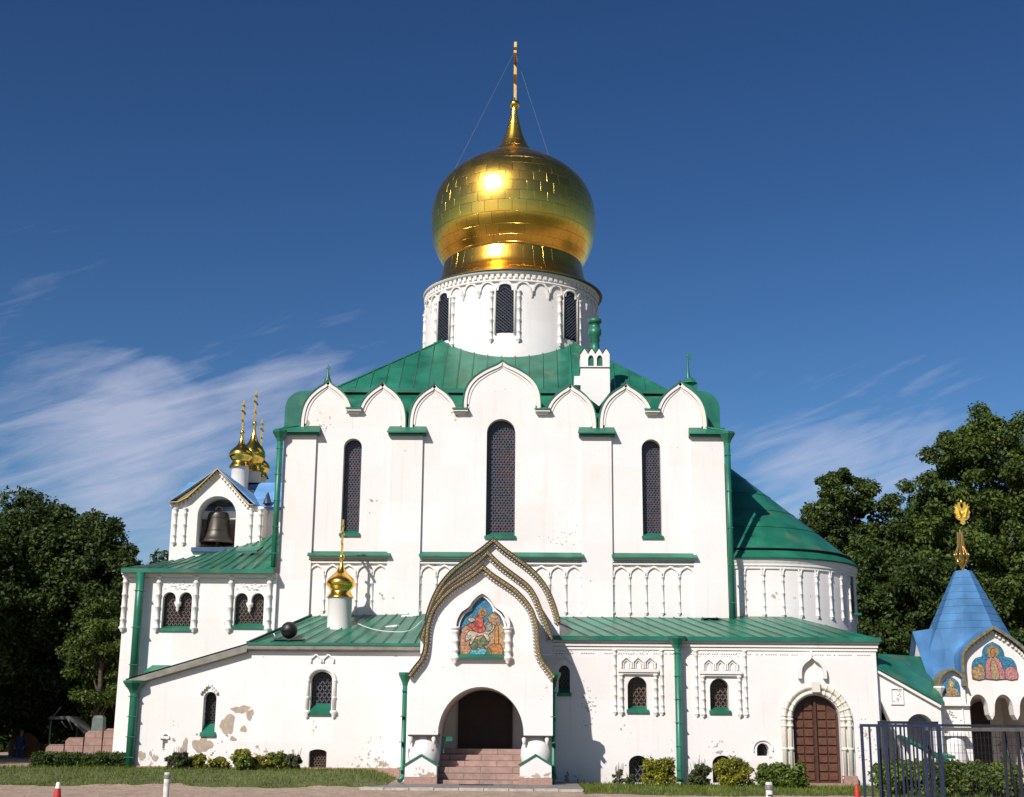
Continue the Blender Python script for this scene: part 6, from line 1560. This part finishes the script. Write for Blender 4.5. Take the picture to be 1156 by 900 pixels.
# clipped hedge at the left
def hedge():
    Y = 50.6; x0, x1 = X(40, 870, Y), X(141, 870, Y); z = .40
    t = thing('hedge', 'long low clipped dark green hedge in front of the granite steps', 'hedge', ((x0 + x1) / 2, Y, z * .7))
    rg = np.random.default_rng(77); n = 150; L_ = x1 - x0
    cs = np.c_[rg.uniform(-L_ / 2, L_ / 2, n), rg.uniform(-.6, .6, n), rg.uniform(.05, .55, n)]
    np_mesh('foliage', leaves(rg, cs, np.full(n, .24), 210, .04, .9, .4), 4, leafmat('hedge_leaves', (.03, .055, .012), (.055, .09, .018), (.10, .14, .03)), t)
    st = MB()
    for i in range(30): c = cs[i]; st.tube([(c[0], c[1], -.2), tuple(c)], .012, 4)
    s_ = st.build('stems', M['bark'], None, fix=False); s_.parent = t; s_.location = Vector(s_['_w'])
hedge()

# ------------------------------------------------------------------ yard things
# granite stair at the left
def stair():
    Y = 55.0; z0 = 0; t = thing('granite_staircase', 'pink granite block steps rising to the left side of the church', 'staircase', (X(90, 850, Y), Y, 0)); t['_w'] = list(t.location)
    xs = [X(50, 850, Y), X(71.5, 850, Y), X(93, 850, Y), X(114, 850, Y), X(131, 850, Y)]
    zs = [Z(60, 840.5, Y), Z(80, 832.5, Y), Z(100, 825, Y), Z(120, 822.5, Y)]
    for i in range(4):
        x0, x1 = xs[i], xs[i + 1] - .012
        zt = zs[i]; p = [(x0, 0), (x1, 0), (x1, zt), (x0 + .18, zt), (x0 + .05, zt - .12)]
        MB().plate(p, [], Y + .0 + i * .004, 2.6).build('stone_block', M['granite2'], t)
M['granite2'] = brickmat('rose_granite_blocks', (.30, .185, .15), (.26, .165, .135), (.13, .09, .075), .82, .29)
stair()
def spool():
    Y = 72.5; c = at(27, 842, Y); r = .82; t = thing('cable_spool', 'large round wooden cable spool standing on edge in the shade', 'cable spool', (c.x, Y, 0)); t['_w'] = list(t.location)
    m_ = simple('spool_wood', (.30, .15, .07), .8, var=.25, scale=4)
    for k, yy in enumerate((Y, Y + .8)):
        mb = MB(); n = 36; vs = [(c.x, yy, r)] + [(c.x + r * math.cos(2 * PI * i / n), yy, r + r * math.sin(2 * PI * i / n)) for i in range(n)]; vs2 = [(a, b + .07, d) for a, b, d in vs]
        fs = [(0, 1 + i, 1 + (i + 1) % n) for i in range(n)] + [(n + 1, n + 2 + (i + 1) % n, n + 2 + i) for i in range(n)] + [(1 + i, 1 + (i + 1) % n, n + 2 + (i + 1) % n, n + 2 + i) for i in range(n)]
        mb.add(vs + vs2, fs)
        mb.build('flange', m_, t)
    MB().tube([(c.x, Y + .07, r), (c.x, Y + .8, r)], .4, 18).build('drum', m_, t)
    MB().tube([(c.x, Y - .03, r), (c.x, Y + .9, r)], .07, 10).build('axle_hub', M['latb'], t)
spool()
def person():
    Y = 69.5; b = at(22.5, 850, Y); x = b.x
    t = tag(bpy.data.objects.new('person', None), 'person in dark blue work clothes standing in front of the wooden spool', 'person'); link(t); t.location = (x, Y, 0)
    skin = simple('skin', (.33, .19, .13), .6); cloth = simple('blue_workwear', (.03, .045, .12), .85)
    J = {'pel': (0, 0, .93), 'ch': (0, .02, 1.30), 'nk': (0, .02, 1.47), 'hd': (.01, -.01, 1.58), 'ht': (.01, -.01, 1.70)}
    def fig(name, nodes, edges, mat, sub=2):
        me = bpy.data.meshes.new(name); me.from_pydata([n[0] for n in nodes], edges, []); me.materials.append(mat)
        o = bpy.data.objects.new(name, me); link(o)
        md = o.modifiers.new('skin', 'SKIN'); 
        if not me.skin_vertices: me.skin_vertices.new(name='')
        lay = me.skin_vertices[0].data
        for i, n in enumerate(nodes): lay[i].radius = n[1]; lay[i].use_root = (i == 0)
        md.use_smooth_shade = True; s_ = o.modifiers.new('sub', 'SUBSURF'); s_.levels = sub; s_.render_levels = sub; return o
    def body(extra, name, mat, skip_head=False, hands=True):
        N_ = [((0, 0, .95), (.15 + extra, .11 + extra)), ((0, .01, 1.15), (.13 + extra, .10 + extra)), ((0, .02, 1.36), (.165 + extra, .105 + extra)), ((0, .02, 1.46), (.06 + extra * .5, .06 + extra * .5))]
        E = [(0, 1), (1, 2), (2, 3)]
        if not skip_head:
            N_ += [((.0, .005, 1.54), (.062, .065)), ((.0, -.01, 1.62), (.077, .095)), ((0, 0, 1.71), (.062, .075))]; E += [(3, 4), (4, 5), (5, 6)]
        for s_ in (-1, 1):
            i = len(N_); N_ += [((s_ * .09, 0, .88), (.085 + extra, .09 + extra)), ((s_ * .11, -.02, .50), (.06 + extra, .06 + extra)), ((s_ * .12, .02, .12), (.042 + extra * 1.3, .045 + extra * 1.3))]; E += [(0, i), (i, i + 1), (i + 1, i + 2)]
            if not skip_head: j = len(N_); N_ += [((s_ * .12, .03, .05), (.042, .045)), ((s_ * .14, -.14, .035), (.04, .03))]; E += [(i + 2, j), (j, j + 1)]
            i = len(N_); N_ += [((s_ * .19, .02, 1.40), (.06 + extra, .06 + extra)), ((s_ * .25, .04, 1.14), (.045 + extra, .045 + extra)), ((s_ * .22, -.12, .96), (.032 + extra, .032 + extra))]; E += [(2, i), (i, i + 1), (i + 1, i + 2)]
            if hands:
                j = len(N_); N_.append(((s_ * .21, -.19, .91), (.028, .035))); E.append((i + 2, j))
                for q, (dx, L_) in enumerate(((-.03, .07), (-.01, .085), (.012, .08), (.032, .062))):
                    k = len(N_); N_ += [((s_ * .21 + dx, -.23, .885), (.009, .009)), ((s_ * .21 + dx, -.23 - L_ * .5, .86 - L_ * .3), (.008, .008))]; E += [(j, k), (k, k + 1)]
                k = len(N_); N_ += [((s_ * .21 - s_ * .045, -.20, .90), (.01, .01)), ((s_ * .21 - s_ * .055, -.235, .875), (.008, .008))]; E += [(j, k), (k, k + 1)]
        return fig(name, N_, E, mat)
    bo = body(0, 'body', skin); bo.parent = t
    cl = body(.022, 'work_clothes', cloth, True, False); cl.parent = t
    face = MB().lathe(0, -.115, [(.001, 1.60), (.014, 1.615), (.008, 1.65), (.001, 1.66)], 6); f_ = face.build('nose', skin, None); f_.parent = bo; f_.location = Vector(f_['_w'])
    for s_ in (-1, 1):
        e = MB().lathe(s_ * .032, -.098, [(.001, 1.628), (.01, 1.636), (.001, 1.644)], 6).build('eye', M['black'], None); e.parent = bo; e.location = Vector(e['_w'])
        e = MB().lathe(s_ * .083, .0, [(.001, 1.60), (.016, 1.63), (.001, 1.66)], 6).build('ear', skin, None); e.parent = bo; e.location = Vector(e['_w'])
    h = MB().lathe(0, .01, [(.098, 1.66), (.10, 1.70), (.085, 1.76), (.04, 1.79), (.001, 1.795)], 16).build('cap', simple('grey_cap', (.16, .16, .18), .8), None); h.parent = t; h.location = Vector(h['_w'])
person()
def canopy_frame():
    Y = 66.0; t = thing('metal_canopy_frame', 'bent pale grey canopy frame on thin struts behind the granite steps', 'canopy frame', (X(77, 850, Y), Y, 0)); t['_w'] = list(t.location)
    a, b, c = at(56, 809, Y), at(78, 808.5, Y), at(96, 825.5, Y); m_ = simple('pale_grey_tarp', (.13, .14, .12), .8, var=.2)
    MB().slab([a, b, b + Vector((0, 1.5, 0)), a + Vector((0, 1.5, 0))], .14).slab([b, c, c + Vector((0, 1.5, 0)), b + Vector((0, 1.5, 0))], .14).build('cover', m_, t)
    for p, q in ((at(69, 814, Y), at(75, 822, Y)), (at(77, 812, Y), at(82, 824, Y)), (at(60, 809, Y), at(69, 798, Y))):
        MB().tube([p, q], .035, 6).build('strut', m_, t)
    for p in (a, c): MB().tube([p + Vector((.05, .1, -.1)), Vector((p.x + .05, Y + .1, 0))], .04, 6).build('leg', m_, t)
    p = b; MB().tube([p + Vector((0, 1.3, -.1)), Vector((p.x, Y + 1.3, 0))], .04, 6).build('leg', m_, t)
canopy_frame()
def pillar():
    Y = 62.0; a = at(112.5, 808, Y); x = a.x; t = thing('stone_pillar', 'grey tapered stone pillar standing behind the top of the granite steps', 'pillar', (x, Y, 0)); t['_w'] = list(t.location)
    m_ = simple('grey_stone', (.12, .15, .14), .9, var=.2)
    w0, w1, h = .36, .22, a.z; mb = MB(); mb.add([(x + sx * w, Y + sy * w, z) for z, w in ((0, w0), (h - .1, w1), (h, w1 - .05)) for sx, sy in ((-1, -1), (1, -1), (1, 1), (-1, 1))],
        [(0, 1, 5, 4), (1, 2, 6, 5), (2, 3, 7, 6), (3, 0, 4, 7), (4, 5, 9, 8), (5, 6, 10, 9), (6, 7, 11, 10), (7, 4, 8, 11), (8, 9, 10, 11), (3, 2, 1, 0)]); mb.build('shaft', m_, t)
    MB().box(x - .42, x + .42, Y - .42, Y + .42, 0, .14).build('foot', m_, t)
pillar()
def floodlight():
    c = at(326.5, 711.5, 50.3); zt = at(326, 723, 50.3).z
    t = thing('floodlight', 'round black lamp on a flat plate sitting on the annex roof', 'lamp', (c.x, c.y, zt)); t['_w'] = list(t.location)
    r = .31
    MB().lathe(c.x, c.y, [(.001, c.z - r)] + [(r * math.cos(a), c.z + r * math.sin(a)) for a in [PI * (k / 12 - .5) for k in range(1, 12)]] + [(.001, c.z + r)], 20).build('housing', M['black'], t)
    MB().lathe(c.x - .03, c.y - .05, [(r + .01, c.z - .02), (r + .03, c.z), (r + .01, c.z + .02)], 20).build('rim', M['black'], t)
    z_ = c.z - r - .02
    MB().box(c.x - .5, c.x + .62, c.y - .3, c.y + .35, z_ - .05, z_ - .0).build('plate', M['latb'], t)
    MB().tube([(c.x - .1, c.y, z_), (c.x - .1, c.y, z_ - .3)], .04, 6).tube([(c.x + .3, c.y, z_), (c.x + .3, c.y, z_ - .3)], .04, 6).build('stand', M['latb'], t)
    MB().tube([(c.x - .45, c.y, z_), (c.x - .55, c.y - .1, z_ + .2)], .02, 5).build('clamp', M['white'], t)
floodlight()
def board(px, py, Y, w, lb):
    c = at(px, py, Y); mb = MB(); mb.slab([c + Vector((-w, -.08, .05)), c + Vector((w, -.02, .12)), c + Vector((w, .14, .16)), c + Vector((-w, .08, .09))], .06)
    for q in (-.6, .1): mb.box(c.x + q * w, c.x + q * w + .06, c.y - .06, c.y + .08, c.z - .02, c.z + .06)
    o = mb.build('wooden_board', M['white']); tag(o, lb, 'board', 'boards lying on the annex roof')
board(442, 709.5, 51.9, .28, 'short pale board lying across the seams in the middle of the green roof'); board(463, 697, 53.1, .34, 'pale board lying at the top of the green roof against the nave wall')
# bollards and cones
def bollard(px, ytop, Y, lb, mark=False):
    p = at(px, ytop, Y); r = .068; t = thing('bollard', lb, 'bollard', (p.x, Y, 0), 'white bollards by the road'); t['_w'] = list(t.location)
    MB().lathe(p.x, Y, [(r, 0), (r, p.z - .02), (r * .8, p.z), (.001, p.z)], 16).build('post', simple('worn_white_paint', (.55, .54, .50), .7, var=.25, scale=9), t)
    MB().lathe(p.x, Y, [(r + .012, p.z - .14), (r + .012, p.z - .06), (r, p.z - .05)], 16).build('collar', M['grey'], t)
    if mark:
        mb = MB(); zc = p.z - .36; pts = [(p.x - .045, zc + .12), (p.x + .04, zc + .12), (p.x + .04, zc + .02), (p.x - .035, zc + .02), (p.x + .045, zc - .05), (p.x + .0, zc - .12), (p.x - .045, zc - .1)]
        mb.tube([(a, Y - r - .012, b) for a, b in pts], .012, 4).build('painted_mark', M['latb'], t)
bollard(189, 872, 33, 'white metal bollard standing in front of the leftmost shrubs'); bollard(868, 883, 27, 'white bollard with a dark scribble in front of the arched door', True)
def cone(px, ytop, Y, lb, tip):
    p = at(px, ytop, Y); t = thing('traffic_cone', lb, 'traffic cone', (p.x, Y, 0), 'red cones at the road edge'); t['_w'] = list(t.location); h = p.z
    MB().lathe(p.x, Y, [(.11, .04), (.085, h * .4), (.065, h * .7)], 16).build('body', M['red'], t)
    MB().lathe(p.x, Y, [(.067, h * .7), (.055, h * .8)], 16).build('stripe', M['white'] if tip else M['red'], t)
    MB().lathe(p.x, Y, [(.055, h * .8), (.05, h * .93), (.035, h), (.001, h)], 16).build('tip', M['white'] if tip else M['red'], t)
    MB().box(p.x - .17, p.x + .17, Y - .17, Y + .17, 0, .04).build('base', M['black'], t)
cone(66, 883, 33.5, 'red traffic cone with white top near the left picture edge', True); cone(967, 886, 33, 'plain red cone at the foot of the blue fence', False)
# fences at right
def fences():
    Y = 30.0; g = thing('blue_fence_gate', 'dark blue steel railing gate with square vertical bars', 'gate', (X(1010, 890, Y), Y, 0)); g['_w'] = list(g.location)
    zt = Z(1000, 820, Y); 
    def panel(px0, px1, ytop, Y, n, mat, parent, w=.03, thick=(0,)):
        x0, x1 = X(px0, 850, Y), X(px1, 850, Y); z = Z((px0 + px1) / 2, ytop, Y)
        for i in range(n):
            x = x0 + (x1 - x0) * i / (n - 1); ww = w * (1.5 if i in thick or i == n - 1 else 1); MB().box(x - ww, x + ww, Y - ww, Y + ww, .08 if not (i in thick) else 0, z).build('bar', mat, parent)
        MB().box(x0 - w * 1.6, x1 + w * 1.6, Y - w * 1.3, Y + w * 1.3, z, z + .06).build('top_rail', mat, parent)
        MB().box(x0, x1, Y - w, Y + w, .12, .18).build('bottom_rail', mat, parent)
    panel(974, 1062, 821, 30.0, 11, M['bluef'], g, .019, (0, 3, 8))
    g2 = thing('blue_fence_gate', 'second blue railing leaf overlapping close behind the front gate leaf', 'gate', (X(1030, 890, 30.6), 30.6, 0)); g2['_w'] = list(g2.location)
    panel(994, 1060, 817.5, 30.6, 8, M['dfence'], g2, .015, (0,))
    f = thing('mesh_fence', 'dark metal fence panel with thick grey top rail and fine wire mesh', 'fence', (X(1110, 890, 31.2), 31.2, 0)); f['_w'] = list(f.location)
    Yf = 31.2; x0, x1 = X(1047, 850, Yf), X(1185, 850, Yf); z = Z(1100, 823, Yf)
    MB().box(x0, x1, Yf - .05, Yf + .05, z - .05, z + .03).build('top_rail', M['railg'], f)
    MB().box(x0 - .02, x1, Yf + .06, Yf + .12, z + .045, z + .10).build('back_rail', M['dfence'], f)
    for px in (1049, 1134, 1150): xx = X(px, 850, Yf); MB().box(xx - .03, xx + .03, Yf - .03, Yf + .03, 0, z - .061).build('post', M['dfence'], f)
    for px in (1142, 1158): xx = X(px, 850, Yf); MB().tube([(xx - .1, Yf + .1, z), (xx + .1, Yf + .1, 0)], .03, 5).build('brace', M['dfence'], f)
    mb = MB(); x = x0 + .1
    while x < x1: mb.box(x - .004, x + .004, Yf - .004, Yf + .004, .1, z - .06); x += .085
    zz = .15
    while zz < z - .1: mb.box(x0, x1, Yf - .009, Yf - .0045, zz - .004, zz + .004); zz += .17
    mb.build('wire_mesh', M['dfence'], f)
fences()
for o in list(bpy.data.objects):
    p = o.parent
    if p is not None and p.parent is not None and o.children:
        r_ = p
        while r_.parent is not None: r_ = r_.parent
        o.parent = r_; o.location = Vector([float(q) for q in o['_w']]) - Vector(r_.location)
for o in bpy.data.objects:
    if '_w' in o: del o['_w']
